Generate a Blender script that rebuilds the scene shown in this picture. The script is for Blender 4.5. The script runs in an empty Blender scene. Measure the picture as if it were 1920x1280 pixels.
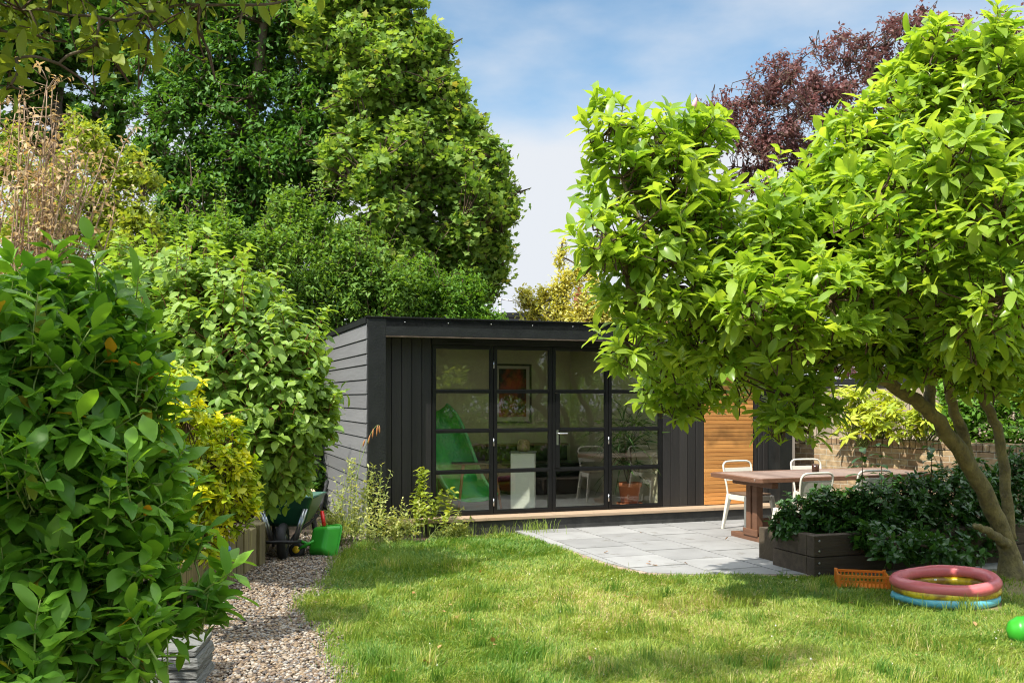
import bpy, math, random
import numpy as np
from mathutils import Vector, Matrix, noise as mnoise
R = math.radians
random.seed(5)
rng = np.random.default_rng(11)
scene = bpy.context.scene

# ------------------------------------------------------------------ camera
F, HZ, EYE = 1800.0, 745.0, 1.6          # focal length in photo pixels, horizon row, eye height
cam_d = bpy.data.cameras.new("camera")
cam = bpy.data.objects.new("camera", cam_d)
scene.collection.objects.link(cam)
cam.location = (0, 0, EYE)
cam.rotation_euler = (R(90), 0, 0)
cam_d.sensor_width = 36.0
cam_d.lens = F / 1920 * 36
cam_d.shift_y = (HZ - 640) / 1920
cam_d.clip_start = 0.05
cam_d.clip_end = 2000
scene.camera = cam

# ------------------------------------------------------------------ light
SUN_EL, SUN_AZ = R(52), R(225)            # azimuth from +Y clockwise: sun behind the left shoulder
sd = Vector((math.sin(SUN_AZ) * math.cos(SUN_EL), math.cos(SUN_AZ) * math.cos(SUN_EL), math.sin(SUN_EL)))
sun_d = bpy.data.lights.new("sun", 'SUN')
sun_d.energy = 3.15
sun_d.angle = R(0.7)
sun_d.color = (1.0, 0.95, 0.86)
sun = bpy.data.objects.new("sun", sun_d)
scene.collection.objects.link(sun)
sun.rotation_euler = sd.to_track_quat('Z', 'Y').to_euler()
sun.location = (-6, -6, 12)

world = bpy.data.worlds.new("World")
scene.world = world
world.use_nodes = True
wn, wl = world.node_tree.nodes, world.node_tree.links
wn.clear()
w_out = wn.new('ShaderNodeOutputWorld')
w_bg = wn.new('ShaderNodeBackground')
w_bg.inputs['Strength'].default_value = 0.15
sky = wn.new('ShaderNodeTexSky')
sky.sky_type = 'NISHITA'
sky.sun_disc = False
sky.sun_elevation = SUN_EL
sky.sun_rotation = SUN_AZ
sky.altitude = 1200
sky.air_density = 1.0
sky.dust_density = 0.7
sky.ozone_density = 3.0
tc = wn.new('ShaderNodeTexCoord')
mp = wn.new('ShaderNodeMapping')
mp.inputs['Scale'].default_value = (1.0, 1.0, 2.4)
mp.inputs['Location'].default_value = (0.35, 0.0, 0.13)
nz = wn.new('ShaderNodeTexNoise')
nz.inputs['Scale'].default_value = 3.2
nz.inputs['Detail'].default_value = 7
nz.inputs['Roughness'].default_value = 0.5
sep = wn.new('ShaderNodeSeparateXYZ')
low = wn.new('ShaderNodeMapRange')        # thicker cloud towards the horizon
low.inputs['From Min'].default_value = 0.18
low.inputs['From Max'].default_value = 0.40
low.inputs['To Min'].default_value = 0.42
low.inputs['To Max'].default_value = -0.14
add = wn.new('ShaderNodeMath'); add.operation = 'ADD'
ramp = wn.new('ShaderNodeMapRange')
ramp.interpolation_type = 'SMOOTHSTEP'
ramp.inputs['From Min'].default_value = 0.38
ramp.inputs['From Max'].default_value = 0.80
mixs = wn.new('ShaderNodeMix'); mixs.data_type = 'RGBA'
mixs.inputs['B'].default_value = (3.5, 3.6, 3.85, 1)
wl.new(tc.outputs['Generated'], mp.inputs['Vector'])
wl.new(mp.outputs['Vector'], nz.inputs['Vector'])
wl.new(tc.outputs['Generated'], sep.inputs[0])
wl.new(sep.outputs['Z'], low.inputs['Value'])
wl.new(nz.outputs['Fac'], add.inputs[0])
high = wn.new('ShaderNodeMapRange')       # bright broken cloud added overhead, out of view, to fill the shade
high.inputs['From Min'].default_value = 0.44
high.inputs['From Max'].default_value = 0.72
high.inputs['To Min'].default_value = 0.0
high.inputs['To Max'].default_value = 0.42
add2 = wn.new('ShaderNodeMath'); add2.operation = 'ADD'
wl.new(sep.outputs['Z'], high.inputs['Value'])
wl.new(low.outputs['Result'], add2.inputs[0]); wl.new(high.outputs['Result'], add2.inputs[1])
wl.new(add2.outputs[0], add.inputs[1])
cbr = wn.new('ShaderNodeMapRange')        # cloud brightness raised with height as added fill light
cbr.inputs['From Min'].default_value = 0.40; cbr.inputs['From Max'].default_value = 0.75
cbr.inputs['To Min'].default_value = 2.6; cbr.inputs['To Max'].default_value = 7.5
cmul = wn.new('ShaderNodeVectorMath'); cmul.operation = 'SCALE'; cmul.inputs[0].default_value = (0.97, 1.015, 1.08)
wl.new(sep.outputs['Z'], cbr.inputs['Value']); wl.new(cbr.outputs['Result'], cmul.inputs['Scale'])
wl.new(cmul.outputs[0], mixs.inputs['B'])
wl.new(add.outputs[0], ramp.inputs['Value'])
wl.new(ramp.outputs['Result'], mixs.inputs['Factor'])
skm = wn.new('ShaderNodeVectorMath'); skm.operation = 'MULTIPLY'; skm.inputs[1].default_value = (0.60, 0.69, 0.62)
wl.new(sky.outputs['Color'], skm.inputs[0])
wl.new(skm.outputs[0], mixs.inputs['A'])
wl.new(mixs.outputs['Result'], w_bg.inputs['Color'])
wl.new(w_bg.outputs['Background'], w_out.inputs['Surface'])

vs = scene.view_settings
vs.view_transform = 'Standard'
vs.look = 'None'
vs.exposure = 1.12
vs.gamma = 1.0
vs.use_curve_mapping = False
scene.cycles.use_denoising = True
scene.cycles.filter_width = 1.1
scene.cycles.max_bounces = 8
scene.cycles.transparent_max_bounces = 12
scene.cycles.diffuse_bounces = 3

# ------------------------------------------------------------------ helpers
def at(px, py, Y):
    """world point seen at photo pixel (px, py) at distance Y"""
    return Vector(((px - 960) / F * Y, Y, EYE + (HZ - py) / F * Y))

def gnd(px, py):
    Y = F * EYE / (py - HZ)
    return Vector(((px - 960) / F * Y, Y, 0))

def link(o, parent=None):
    scene.collection.objects.link(o)
    if parent is not None:
        o.parent = parent
    return o

def tag(o, label=None, cat=None, group=None, kind=None):
    if label: o['label'] = label
    if cat: o['category'] = cat
    if group: o['group'] = group
    if kind: o['kind'] = kind
    return o

def thing(name, label, cat, loc=(0, 0, 0), rotz=0, group=None):
    o = bpy.data.objects.new(name, None)
    o.empty_display_size = 0.1
    link(o)
    o.location = loc
    o.rotation_euler = (0, 0, rotz)
    return tag(o, label, cat, group)

def copy_tree(o, parent=None):
    c = o.copy()
    scene.collection.objects.link(c)
    if parent is not None: c.parent = parent
    for ch in list(o.children):
        copy_tree(ch, c)
    return c

class MB:
    """collects shapes and links them as one mesh"""
    def __init__(s):
        s.v, s.f, s.sm, s.mi = [], [], [], []
        s.M = Matrix.Identity(4)
        s.cur = 0
    def put(s, vs_, fs, smooth=False):
        b = len(s.v)
        s.v += [tuple(s.M @ Vector(p)) for p in vs_]
        for f in fs:
            s.f.append([b + i for i in f]); s.sm.append(smooth); s.mi.append(s.cur)
        return s
    def box(s, x0, x1, y0, y1, z0, z1):
        return s.put([(x0, y0, z0), (x1, y0, z0), (x1, y1, z0), (x0, y1, z0), (x0, y0, z1), (x1, y0, z1), (x1, y1, z1), (x0, y1, z1)],
                     [(3, 2, 1, 0), (4, 5, 6, 7), (0, 1, 5, 4), (1, 2, 6, 5), (2, 3, 7, 6), (3, 0, 4, 7)])
    def prism(s, poly, z0, z1):
        n = len(poly)
        vv = [(x, y, z0) for x, y in poly] + [(x, y, z1) for x, y in poly]
        ff = [tuple(range(n - 1, -1, -1)), tuple(range(n, 2 * n))]
        ff += [(i, (i + 1) % n, n + (i + 1) % n, n + i) for i in range(n)]
        return s.put(vv, ff)
    def hexa(s, bot, top):
        return s.put(list(bot) + list(top), [(3, 2, 1, 0), (4, 5, 6, 7), (0, 1, 5, 4), (1, 2, 6, 5), (2, 3, 7, 6), (3, 0, 4, 7)])
    def tube(s, pts, r, n=8, closed=False):
        pts = [Vector(p) for p in pts]
        rs = r if isinstance(r, (list, tuple)) else [r] * len(pts)
        vv, ff = [], []
        up = None
        m = len(pts)
        for i, p in enumerate(pts):
            if closed:
                d = (pts[(i + 1) % m] - pts[i - 1])
            else:
                d = pts[min(i + 1, m - 1)] - pts[max(i - 1, 0)]
            d = d.normalized() if d.length > 1e-9 else Vector((0, 0, 1))
            if up is None:
                up = d.orthogonal().normalized()
            else:
                up = (up - d * up.dot(d))
                up = up.normalized() if up.length > 1e-6 else d.orthogonal().normalized()
            w = d.cross(up)
            for k in range(n):
                a = 2 * math.pi * k / n
                vv.append(p + (up * math.cos(a) + w * math.sin(a)) * rs[i])
        for i in range(m if closed else m - 1):
            j = (i + 1) % m
            for k in range(n):
                k2 = (k + 1) % n
                ff.append((i * n + k, i * n + k2, j * n + k2, j * n + k))
        if not closed:
            ff.append(tuple(range(n - 1, -1, -1)))
            ff.append(tuple((m - 1) * n + k for k in range(n)))
        return s.put(vv, ff, True)
    def lathe(s, prof, n=24, sx=1, sy=1):
        vv, ff = [], []
        for r, z in prof:
            for k in range(n):
                a = 2 * math.pi * k / n
                vv.append((r * math.cos(a) * sx, r * math.sin(a) * sy, z))
        for i in range(len(prof) - 1):
            for k in range(n):
                k2 = (k + 1) % n
                ff.append((i * n + k, i * n + k2, (i + 1) * n + k2, (i + 1) * n + k))
        ff.append(tuple(range(n - 1, -1, -1)))
        ff.append(tuple((len(prof) - 1) * n + k for k in range(n)))
        return s.put(vv, ff, True)
    def build(s, name, mat, parent=None, bevel=0, seg=2):
        me = bpy.data.meshes.new(name)
        me.from_pydata(s.v, [], s.f)
        me.polygons.foreach_set('use_smooth', s.sm)
        for m_ in (mat if isinstance(mat, (list, tuple)) else [mat]):
            me.materials.append(m_)
        me.polygons.foreach_set('material_index', s.mi)
        me.update()
        o = bpy.data.objects.new(name, me)
        link(o, parent)
        if bevel:
            b = o.modifiers.new('bevel', 'BEVEL')
            b.width = bevel; b.segments = seg; b.limit_method = 'ANGLE'; b.angle_limit = R(40)
            b.harden_normals = False
        return o

def np_mesh(name, V, faces, mats, parent=None, var=None, smooth=False, mat_idx=None, off=None):
    """faces: list of int arrays (n,k)"""
    V = np.asarray(V, dtype=np.float32)
    if off is not None:
        V = V - np.asarray(off, dtype=np.float32)
    me = bpy.data.meshes.new(name)
    me.vertices.add(len(V))
    me.vertices.foreach_set('co', V.ravel())
    loops = np.concatenate([f.ravel() for f in faces]).astype(np.int32)
    tot = np.concatenate([np.full(len(f), f.shape[1], np.int32) for f in faces])
    start = np.concatenate([[0], np.cumsum(tot)[:-1]]).astype(np.int32)
    me.loops.add(len(loops))
    me.loops.foreach_set('vertex_index', loops)
    me.polygons.add(len(tot))
    me.polygons.foreach_set('loop_start', start)
    try:
        me.polygons.foreach_set('loop_total', tot)
    except Exception:
        pass
    for m in (mats if isinstance(mats, (list, tuple)) else [mats]):
        me.materials.append(m)
    if mat_idx is not None:
        me.polygons.foreach_set('material_index', np.asarray(mat_idx, np.int32))
    me.polygons.foreach_set('use_smooth', np.full(len(tot), bool(smooth)))
    if var is not None:
        at_ = me.attributes.new('var', 'FLOAT', 'POINT')
        at_.data.foreach_set('value', np.asarray(var, np.float32))
    me.update(calc_edges=True)
    me.validate()
    o = bpy.data.objects.new(name, me)
    return link(o, parent)

# ------------------------------------------------------------------ materials
def mat(name, col, rough=0.6, col2=None, nscale=8, namt=0.5, bump=0.0, bscale=40, metal=0.0, stretch=None, spec=0.5, coat=0.0, coords='Object', detail=6):
    m = bpy.data.materials.new(name); m.use_nodes = True
    nt = m.node_tree; N, L = nt.nodes, nt.links
    p = N['Principled BSDF']
    p.inputs['Base Color'].default_value = (*col, 1)
    p.inputs['Roughness'].default_value = rough
    p.inputs['Metallic'].default_value = metal
    p.inputs['Specular IOR Level'].default_value = spec
    if coat: p.inputs['Coat Weight'].default_value = coat
    tcn = N.new('ShaderNodeTexCoord')
    src = tcn.outputs[coords]
    if stretch:
        mpn = N.new('ShaderNodeMapping'); mpn.inputs['Scale'].default_value = stretch
        L.new(src, mpn.inputs['Vector']); src = mpn.outputs['Vector']
    if col2:
        n = N.new('ShaderNodeTexNoise'); n.inputs['Scale'].default_value = nscale; n.inputs['Detail'].default_value = detail
        n.inputs['Roughness'].default_value = 0.6
        L.new(src, n.inputs['Vector'])
        r = N.new('ShaderNodeMapRange')
        r.inputs['From Min'].default_value = 0.5 - 0.5 * namt * 0.6; r.inputs['From Max'].default_value = 0.5 + 0.5 * namt * 0.6
        L.new(n.outputs['Fac'], r.inputs['Value'])
        mx = N.new('ShaderNodeMix'); mx.data_type = 'RGBA'
        mx.inputs['A'].default_value = (*col, 1); mx.inputs['B'].default_value = (*col2, 1)
        L.new(r.outputs['Result'], mx.inputs['Factor'])
        L.new(mx.outputs['Result'], p.inputs['Base Color'])
    if bump:
        n2 = N.new('ShaderNodeTexNoise'); n2.inputs['Scale'].default_value = bscale; n2.inputs['Detail'].default_value = 5
        L.new(src, n2.inputs['Vector'])
        b = N.new('ShaderNodeBump'); b.inputs['Strength'].default_value = bump; b.inputs['Distance'].default_value = 0.012 if bscale > 29 else 0.025
        L.new(n2.outputs['Fac'], b.inputs['Height']); L.new(b.outputs['Normal'], p.inputs['Normal'])
    return m

def leafmat(name, c1, c2, trans=0.35, rough=0.42, tcol=None, spec=0.5, c3=None):
    """leaf: colour varies per leaf (attribute var), part of the light passes through"""
    m = bpy.data.materials.new(name); m.use_nodes = True
    nt = m.node_tree; N, L = nt.nodes, nt.links
    p = N['Principled BSDF']; out = N['Material Output']
    p.inputs['Roughness'].default_value = rough
    p.inputs['Specular IOR Level'].default_value = spec
    a = N.new('ShaderNodeAttribute'); a.attribute_name = 'var'
    rp = N.new('ShaderNodeValToRGB')
    e = rp.color_ramp.elements
    e[0].position = 0; e[0].color = (*c1, 1)
    e[1].position = 0.9 if c3 else 1.0; e[1].color = (*c2, 1)
    if c3:
        x = e.new(0.97); x.color = (*c3, 1)
    L.new(a.outputs['Fac'], rp.inputs['Fac'])
    L.new(rp.outputs['Color'], p.inputs['Base Color'])
    t = N.new('ShaderNodeBsdfTranslucent')
    tm = N.new('ShaderNodeMix'); tm.data_type = 'RGBA'; tm.blend_type = 'MULTIPLY'; tm.inputs['Factor'].default_value = 1
    tm.inputs['B'].default_value = (*(tcol or (1.5, 1.35, 0.5)), 1)
    L.new(rp.outputs['Color'], tm.inputs['A']); L.new(tm.outputs['Result'], t.inputs['Color'])
    ms = N.new('ShaderNodeMixShader'); ms.inputs[0].default_value = trans
    L.new(p.outputs[0], ms.inputs[1]); L.new(t.outputs[0], ms.inputs[2]); L.new(ms.outputs[0], out.inputs['Surface'])
    return m

def glassmat(name):
    m = bpy.data.materials.new(name); m.use_nodes = True
    nt = m.node_tree; N, L = nt.nodes, nt.links
    N.remove(N['Principled BSDF']); out = N['Material Output']
    tr = N.new('ShaderNodeBsdfTransparent'); tr.inputs['Color'].default_value = (0.93, 0.95, 0.92, 1)
    gl = N.new('ShaderNodeBsdfGlossy'); gl.inputs['Roughness'].default_value = 0.0
    fr = N.new('ShaderNodeFresnel'); fr.inputs['IOR'].default_value = 2.05
    ge = N.new('ShaderNodeNewGeometry')
    sb = N.new('ShaderNodeMath'); sb.operation = 'SUBTRACT'; sb.inputs[0].default_value = 1
    mu = N.new('ShaderNodeMath'); mu.operation = 'MULTIPLY'
    L.new(ge.outputs['Backfacing'], sb.inputs[1]); L.new(fr.outputs[0], mu.inputs[0]); L.new(sb.outputs[0], mu.inputs[1])
    ms = N.new('ShaderNodeMixShader')
    L.new(mu.outputs[0], ms.inputs[0]); L.new(tr.outputs[0], ms.inputs[1]); L.new(gl.outputs[0], ms.inputs[2])
    L.new(ms.outputs[0], out.inputs['Surface'])
    return m

def cedarmat(name):
    m = mat(name, (0.64, 0.31, 0.09), 0.5, (0.42, 0.165, 0.04), 2.2, 0.9, 0.25, 30, stretch=(0.5, 1, 9))
    nt = m.node_tree; N, L = nt.nodes, nt.links
    p = N['Principled BSDF']; src = p.inputs['Base Color'].links[0].from_socket
    g_ = N.new('ShaderNodeNewGeometry')
    r_ = N.new('ShaderNodeMapRange'); r_.inputs['To Min'].default_value = 0.82; r_.inputs['To Max'].default_value = 1.25
    L.new(g_.outputs['Random Per Island'], r_.inputs['Value'])
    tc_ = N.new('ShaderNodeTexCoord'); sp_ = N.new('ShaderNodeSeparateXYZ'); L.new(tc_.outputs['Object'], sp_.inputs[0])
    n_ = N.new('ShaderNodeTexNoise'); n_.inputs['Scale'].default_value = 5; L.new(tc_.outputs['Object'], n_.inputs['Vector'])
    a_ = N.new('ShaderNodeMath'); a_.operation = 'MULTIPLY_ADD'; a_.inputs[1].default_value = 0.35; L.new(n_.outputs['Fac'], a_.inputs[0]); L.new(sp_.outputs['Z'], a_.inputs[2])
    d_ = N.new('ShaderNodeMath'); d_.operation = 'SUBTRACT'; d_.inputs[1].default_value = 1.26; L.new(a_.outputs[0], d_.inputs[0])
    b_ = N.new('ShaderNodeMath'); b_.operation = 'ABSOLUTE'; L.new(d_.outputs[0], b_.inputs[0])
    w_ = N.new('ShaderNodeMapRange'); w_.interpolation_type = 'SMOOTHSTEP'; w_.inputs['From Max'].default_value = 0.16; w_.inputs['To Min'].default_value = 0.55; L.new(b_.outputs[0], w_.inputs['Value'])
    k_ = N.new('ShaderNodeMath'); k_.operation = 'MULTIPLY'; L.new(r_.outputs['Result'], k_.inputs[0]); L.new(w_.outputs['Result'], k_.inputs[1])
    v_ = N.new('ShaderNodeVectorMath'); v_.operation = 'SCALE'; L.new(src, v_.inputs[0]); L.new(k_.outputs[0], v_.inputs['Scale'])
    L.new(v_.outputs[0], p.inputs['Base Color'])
    return m

def opalmat(name):
    m = bpy.data.materials.new(name); m.use_nodes = True
    nt = m.node_tree; nt.nodes.remove(nt.nodes['Principled BSDF'])
    t = nt.nodes.new('ShaderNodeBsdfTranslucent'); t.inputs['Color'].default_value = (0.40, 0.40, 0.38, 1)
    nt.links.new(t.outputs[0], nt.nodes['Material Output'].inputs['Surface'])
    return m

def brickmat(name):
    m = bpy.data.materials.new(name); m.use_nodes = True
    nt = m.node_tree; N, L = nt.nodes, nt.links
    p = N['Principled BSDF']; p.inputs['Roughness'].default_value = 0.9
    tcn = N.new('ShaderNodeTexCoord'); mpn = N.new('ShaderNodeMapping')
    mpn.inputs['Rotation'].default_value = (R(90), 0, 0)
    L.new(tcn.outputs['Object'], mpn.inputs['Vector'])
    wob = N.new('ShaderNodeTexNoise'); wob.inputs['Scale'].default_value = 9
    L.new(mpn.outputs['Vector'], wob.inputs['Vector'])
    wm = N.new('ShaderNodeVectorMath'); wm.operation = 'MULTIPLY_ADD'; wm.inputs[1].default_value = (0.02, 0.02, 0.02)
    L.new(wob.outputs['Color'], wm.inputs[0]); L.new(mpn.outputs['Vector'], wm.inputs[2])
    b = N.new('ShaderNodeTexBrick')
    b.inputs['Scale'].default_value = 1.0
    b.inputs['Brick Width'].default_value = 0.225; b.inputs['Row Height'].default_value = 0.075
    b.inputs['Mortar Size'].default_value = 0.006; b.inputs['Bias'].default_value = 0.0
    b.inputs['Color1'].default_value = (0.40, 0.29, 0.16, 1); b.inputs['Color2'].default_value = (0.24, 0.15, 0.085, 1)
    b.inputs['Mortar'].default_value = (0.42, 0.36, 0.26, 1)
    L.new(wm.outputs[0], b.inputs['Vector'])
    n = N.new('ShaderNodeTexNoise'); n.inputs['Scale'].default_value = 14; n.inputs['Detail'].default_value = 8
    L.new(mpn.outputs['Vector'], n.inputs['Vector'])
    mx = N.new('ShaderNodeMix'); mx.data_type = 'RGBA'; mx.blend_type = 'OVERLAY'; mx.inputs['Factor'].default_value = 0.75
    L.new(b.outputs['Color'], mx.inputs['A']); L.new(n.outputs['Fac'], mx.inputs['B'])
    L.new(mx.outputs['Result'], p.inputs['Base Color'])
    bp = N.new('ShaderNodeBump'); bp.inputs['Strength'].default_value = 0.8; bp.inputs['Distance'].default_value = 0.012
    iv = N.new('ShaderNodeMath'); iv.operation = 'MULTIPLY_ADD'; iv.inputs[1].default_value = -1.0
    L.new(b.outputs['Fac'], iv.inputs[0]); L.new(n.outputs['Fac'], iv.inputs[2])
    L.new(iv.outputs[0], bp.inputs['Height']); L.new(bp.outputs['Normal'], p.inputs['Normal'])
    return m

M = {}
M['black_paint'] = mat('black_paint', (0.006, 0.007, 0.0067), 0.55, (0.019, 0.021, 0.020), 6, 0.9, 0.25, 40, spec=0.35)
M['grey_cladding'] = mat('grey_cladding', (0.165, 0.165, 0.168), 0.6, (0.215, 0.215, 0.215), 3, 0.8, 0.35, 30, stretch=(1, 0.12, 1))
M['dark_board'] = mat('dark_board', (0.010, 0.009, 0.0085), 0.6, (0.030, 0.027, 0.025), 5, 0.95, 0.4, 30, stretch=(1, 1, 0.08))
M['door_metal'] = mat('door_metal', (0.006, 0.006, 0.0065), 0.4, (0.009, 0.009, 0.0095), 8, 0.8, spec=0.3)
M['glass'] = glassmat('glass')
M['opal'] = opalmat('added_opal_panel')  # translucent panel added in the roof to brighten the interior
M['cedar'] = cedarmat('cedar')
M['deck_wood'] = mat('deck_wood', (0.50, 0.37, 0.25), 0.65, (0.36, 0.25, 0.16), 4, 0.9, 0.2, 30, stretch=(0.3, 6, 6))
M['plinth'] = mat('plinth', (0.022, 0.022, 0.022), 0.7, (0.06, 0.06, 0.055), 7, 0.7, 0.2, 20)
M['cream_wall'] = mat('cream_wall', (0.66, 0.61, 0.43), 0.85, (0.63, 0.58, 0.41), 3, 0.5)
M['white_paint'] = mat('white_paint', (0.80, 0.79, 0.72), 0.5)
M['floor_grey'] = mat('floor_grey', (0.48, 0.46, 0.43), 0.5, (0.40, 0.37, 0.34), 6, 0.7)
M['alu'] = mat('alu', (0.65, 0.65, 0.66), 0.35, metal=0.9)
M['steel'] = mat('steel', (0.55, 0.56, 0.57), 0.3, metal=1.0)
M['paving'] = mat('paving', (0.345, 0.342, 0.33), 0.8, (0.25, 0.247, 0.238), 2.5, 0.95, 0.25, 60, coords='Object')
M['joint'] = mat('joint', (0.05, 0.045, 0.035), 0.95)
M['edging'] = mat('edging', (0.44, 0.33, 0.26), 0.9, (0.30, 0.21, 0.155), 9, 0.9, 0.4, 50)
M['soil'] = mat('soil', (0.055, 0.040, 0.026), 0.95, (0.10, 0.075, 0.045), 6, 0.9, 0.6, 40)
M['thatch'] = mat('thatch', (0.13, 0.13, 0.035), 0.95, (0.30, 0.235, 0.11), 3.5, 0.8, 0.7, 120)
M['gravel_bed'] = mat('gravel_bed', (0.20, 0.145, 0.10), 0.95, (0.12, 0.085, 0.06), 60, 0.9, 0.8, 120)
M['sleeper'] = mat('sleeper', (0.055, 0.038, 0.025), 0.8, (0.125, 0.09, 0.06), 3, 0.8, 0.5, 25, stretch=(0.4, 5, 5))
M['old_timber'] = mat('old_timber', (0.31, 0.26, 0.11), 0.9, (0.13, 0.10, 0.055), 5, 0.8, 0.6, 30, stretch=(6, 6, 0.5))
M['fence_wood'] = mat('fence_wood', (0.42, 0.34, 0.25), 0.85, (0.30, 0.24, 0.17), 5, 0.8, 0.3, 30, stretch=(5, 5, 0.4))
M['brick'] = brickmat('brick')
M['table_wood'] = mat('table_wood', (0.125, 0.058, 0.032), 0.5, (0.20, 0.098, 0.056), 4, 0.8, 0.3, 30, stretch=(5, 0.5, 5))
M['table_top'] = mat('table_top', (0.30, 0.22, 0.18), 0.5, (0.20, 0.13, 0.10), 5, 0.9, 0.3, 30, stretch=(6, 0.4, 5))
M['chair_paint'] = mat('chair_paint', (0.72, 0.69, 0.60), 0.4, (0.66, 0.63, 0.53), 4, 0.8)
M['seat_wood'] = mat('seat_wood', (0.10, 0.06, 0.035), 0.5, (0.15, 0.09, 0.05), 6, 0.8)
M['amber_glass'] = mat('amber_glass', (0.05, 0.022, 0.012), 0.15)
M['orange_plastic'] = mat('orange_plastic', (0.78, 0.24, 0.02), 0.4, (0.66, 0.18, 0.015), 9, 0.6)
M['pool_pink'] = mat('pool_pink', (0.78, 0.20, 0.21), 0.3, (0.66, 0.15, 0.16), 4, 0.8, 0.25, 14)
M['pool_yellow'] = mat('pool_yellow', (0.80, 0.60, 0.03), 0.28, (0.34, 0.19, 0.03), 7, 0.22, 0.2, 14)
M['pool_blue'] = mat('pool_blue', (0.17, 0.56, 0.66), 0.22, (0.14, 0.48, 0.58), 3, 0.6, 0.12, 9)
M['lime_plastic'] = mat('lime_plastic', (0.045, 0.40, 0.028), 0.36, (0.035, 0.30, 0.02), 5, 0.5)
M['slide_plastic'] = mat('slide_plastic', (0.05, 0.55, 0.075), 0.3, (0.05, 0.40, 0.10), 4, 0.5)
M['slide_rail'] = mat('slide_rail', (0.16, 0.58, 0.20), 0.2, (0.13, 0.5, 0.17), 4, 0.5)
M['barrow_green'] = mat('barrow_green', (0.018, 0.095, 0.055), 0.35, (0.013, 0.075, 0.042), 5, 0.8)
M['rubber'] = mat('rubber', (0.012, 0.012, 0.012), 0.7)
M['red_plastic'] = mat('red_plastic', (0.66, 0.02, 0.015), 0.3)
M['yellow_plastic'] = mat('yellow_plastic', (0.80, 0.52, 0.02), 0.35)
M['blue_plastic'] = mat('blue_plastic', (0.02, 0.10, 0.42), 0.35, (0.03, 0.14, 0.5), 6, 0.6)
M['terracotta'] = mat('terracotta', (0.52, 0.17, 0.075), 0.75, (0.44, 0.14, 0.06), 7, 0.8)
M['pale_stone'] = mat('pale_stone', (0.60, 0.46, 0.31), 0.9, (0.48, 0.35, 0.22), 6, 0.8, 0.4, 20)
M['slate'] = mat('slate', (0.12, 0.125, 0.12), 0.75, (0.20, 0.20, 0.18), 7, 0.9, 0.9, 14, stretch=(1, 1, 5))
M['bronze_stone'] = mat('bronze_stone', (0.38, 0.25, 0.11), 0.7, (0.24, 0.14, 0.06), 12, 0.8, 0.8, 20)
M['picture_frame'] = mat('picture_frame', (0.015, 0.015, 0.016), 0.4)
M['picture_mount'] = mat('picture_mount', (0.62, 0.58, 0.46), 0.8)
M['picture_print'] = mat('picture_print', (0.45, 0.075, 0.035), 0.6, (0.012, 0.016, 0.012), 3.2, 0.25, stretch=(1, 1, 0.8))
M['easel_wood'] = mat('easel_wood', (0.42, 0.19, 0.085), 0.6, (0.33, 0.14, 0.06), 5, 0.8)
M['bark'] = mat('bark', (0.165, 0.13, 0.085), 0.9, (0.085, 0.065, 0.042), 14, 0.8, 0.9, 30, stretch=(1, 1, 0.35), coords='Object')
M['mag_bark'] = mat('mag_bark', (0.30, 0.245, 0.10), 0.85, (0.085, 0.068, 0.035), 11, 0.85, 1.0, 26, stretch=(1, 1, 0.7))
M['twig'] = mat('twig', (0.12, 0.075, 0.042), 0.85, (0.08, 0.05, 0.03), 20, 0.6)
M['red_twig'] = mat('red_twig', (0.20, 0.06, 0.035), 0.7)
M['dry_twig'] = mat('dry_twig', (0.44, 0.31, 0.20), 0.85, (0.30, 0.20, 0.12), 9, 0.7)
M['green_stem'] = mat('green_stem', (0.22, 0.30, 0.07), 0.6)
M['grey_render'] = mat('grey_render', (0.16, 0.165, 0.18), 0.8, (0.13, 0.13, 0.145), 3, 0.7)
M['house_brick'] = mat('house_brick', (0.42, 0.13, 0.07), 0.9, (0.34, 0.10, 0.05), 8, 0.8)
M['roof_tile'] = mat('roof_tile', (0.36, 0.13, 0.08), 0.9, (0.25, 0.09, 0.06), 8, 0.8)
M['petal_pink'] = mat('petal_pink', (0.82, 0.40, 0.45), 0.5)

M['leaf_magnolia'] = leafmat('leaf_magnolia', (0.17, 0.33, 0.032), (0.44, 0.58, 0.10), 0.52, 0.30)
M['leaf_laurel'] = leafmat('leaf_laurel', (0.070, 0.21, 0.022), (0.21, 0.42, 0.042), 0.42, 0.42, c3=(0.50, 0.24, 0.02), spec=0.4)
M['leaf_cornus'] = leafmat('leaf_cornus', (0.14, 0.28, 0.045), (0.33, 0.47, 0.09), 0.42, 0.45, spec=0.4)
M['leaf_choisya'] = leafmat('leaf_choisya', (0.20, 0.40, 0.025), (0.76, 0.72, 0.03), 0.40, 0.4)
M['leaf_dark'] = leafmat('leaf_dark', (0.060, 0.155, 0.025), (0.125, 0.28, 0.04), 0.36, 0.5, spec=0.3)
M['leaf_lime'] = leafmat('leaf_lime', (0.095, 0.22, 0.03), (0.19, 0.36, 0.045), 0.38, 0.5, spec=0.3)
M['leaf_maple'] = leafmat('leaf_maple', (0.13, 0.27, 0.045), (0.33, 0.46, 0.10), 0.44, 0.5, c3=(0.48, 0.44, 0.10), spec=0.3)
M['leaf_far'] = leafmat('leaf_far', (0.03, 0.08, 0.02), (0.06, 0.12, 0.025), 0.32, 0.5)
M['leaf_mid'] = leafmat('leaf_mid', (0.10, 0.225, 0.035), (0.23, 0.38, 0.06), 0.40, 0.5, spec=0.3)
M['leaf_purple'] = leafmat('leaf_purple', (0.15, 0.075, 0.075), (0.34, 0.19, 0.175), 0.40, 0.5, tcol=(1.2, 0.9, 0.85), spec=0.4)
M['leaf_gold'] = leafmat('leaf_gold', (0.46, 0.50, 0.11), (0.76, 0.70, 0.26), 0.36, 0.5)
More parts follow.
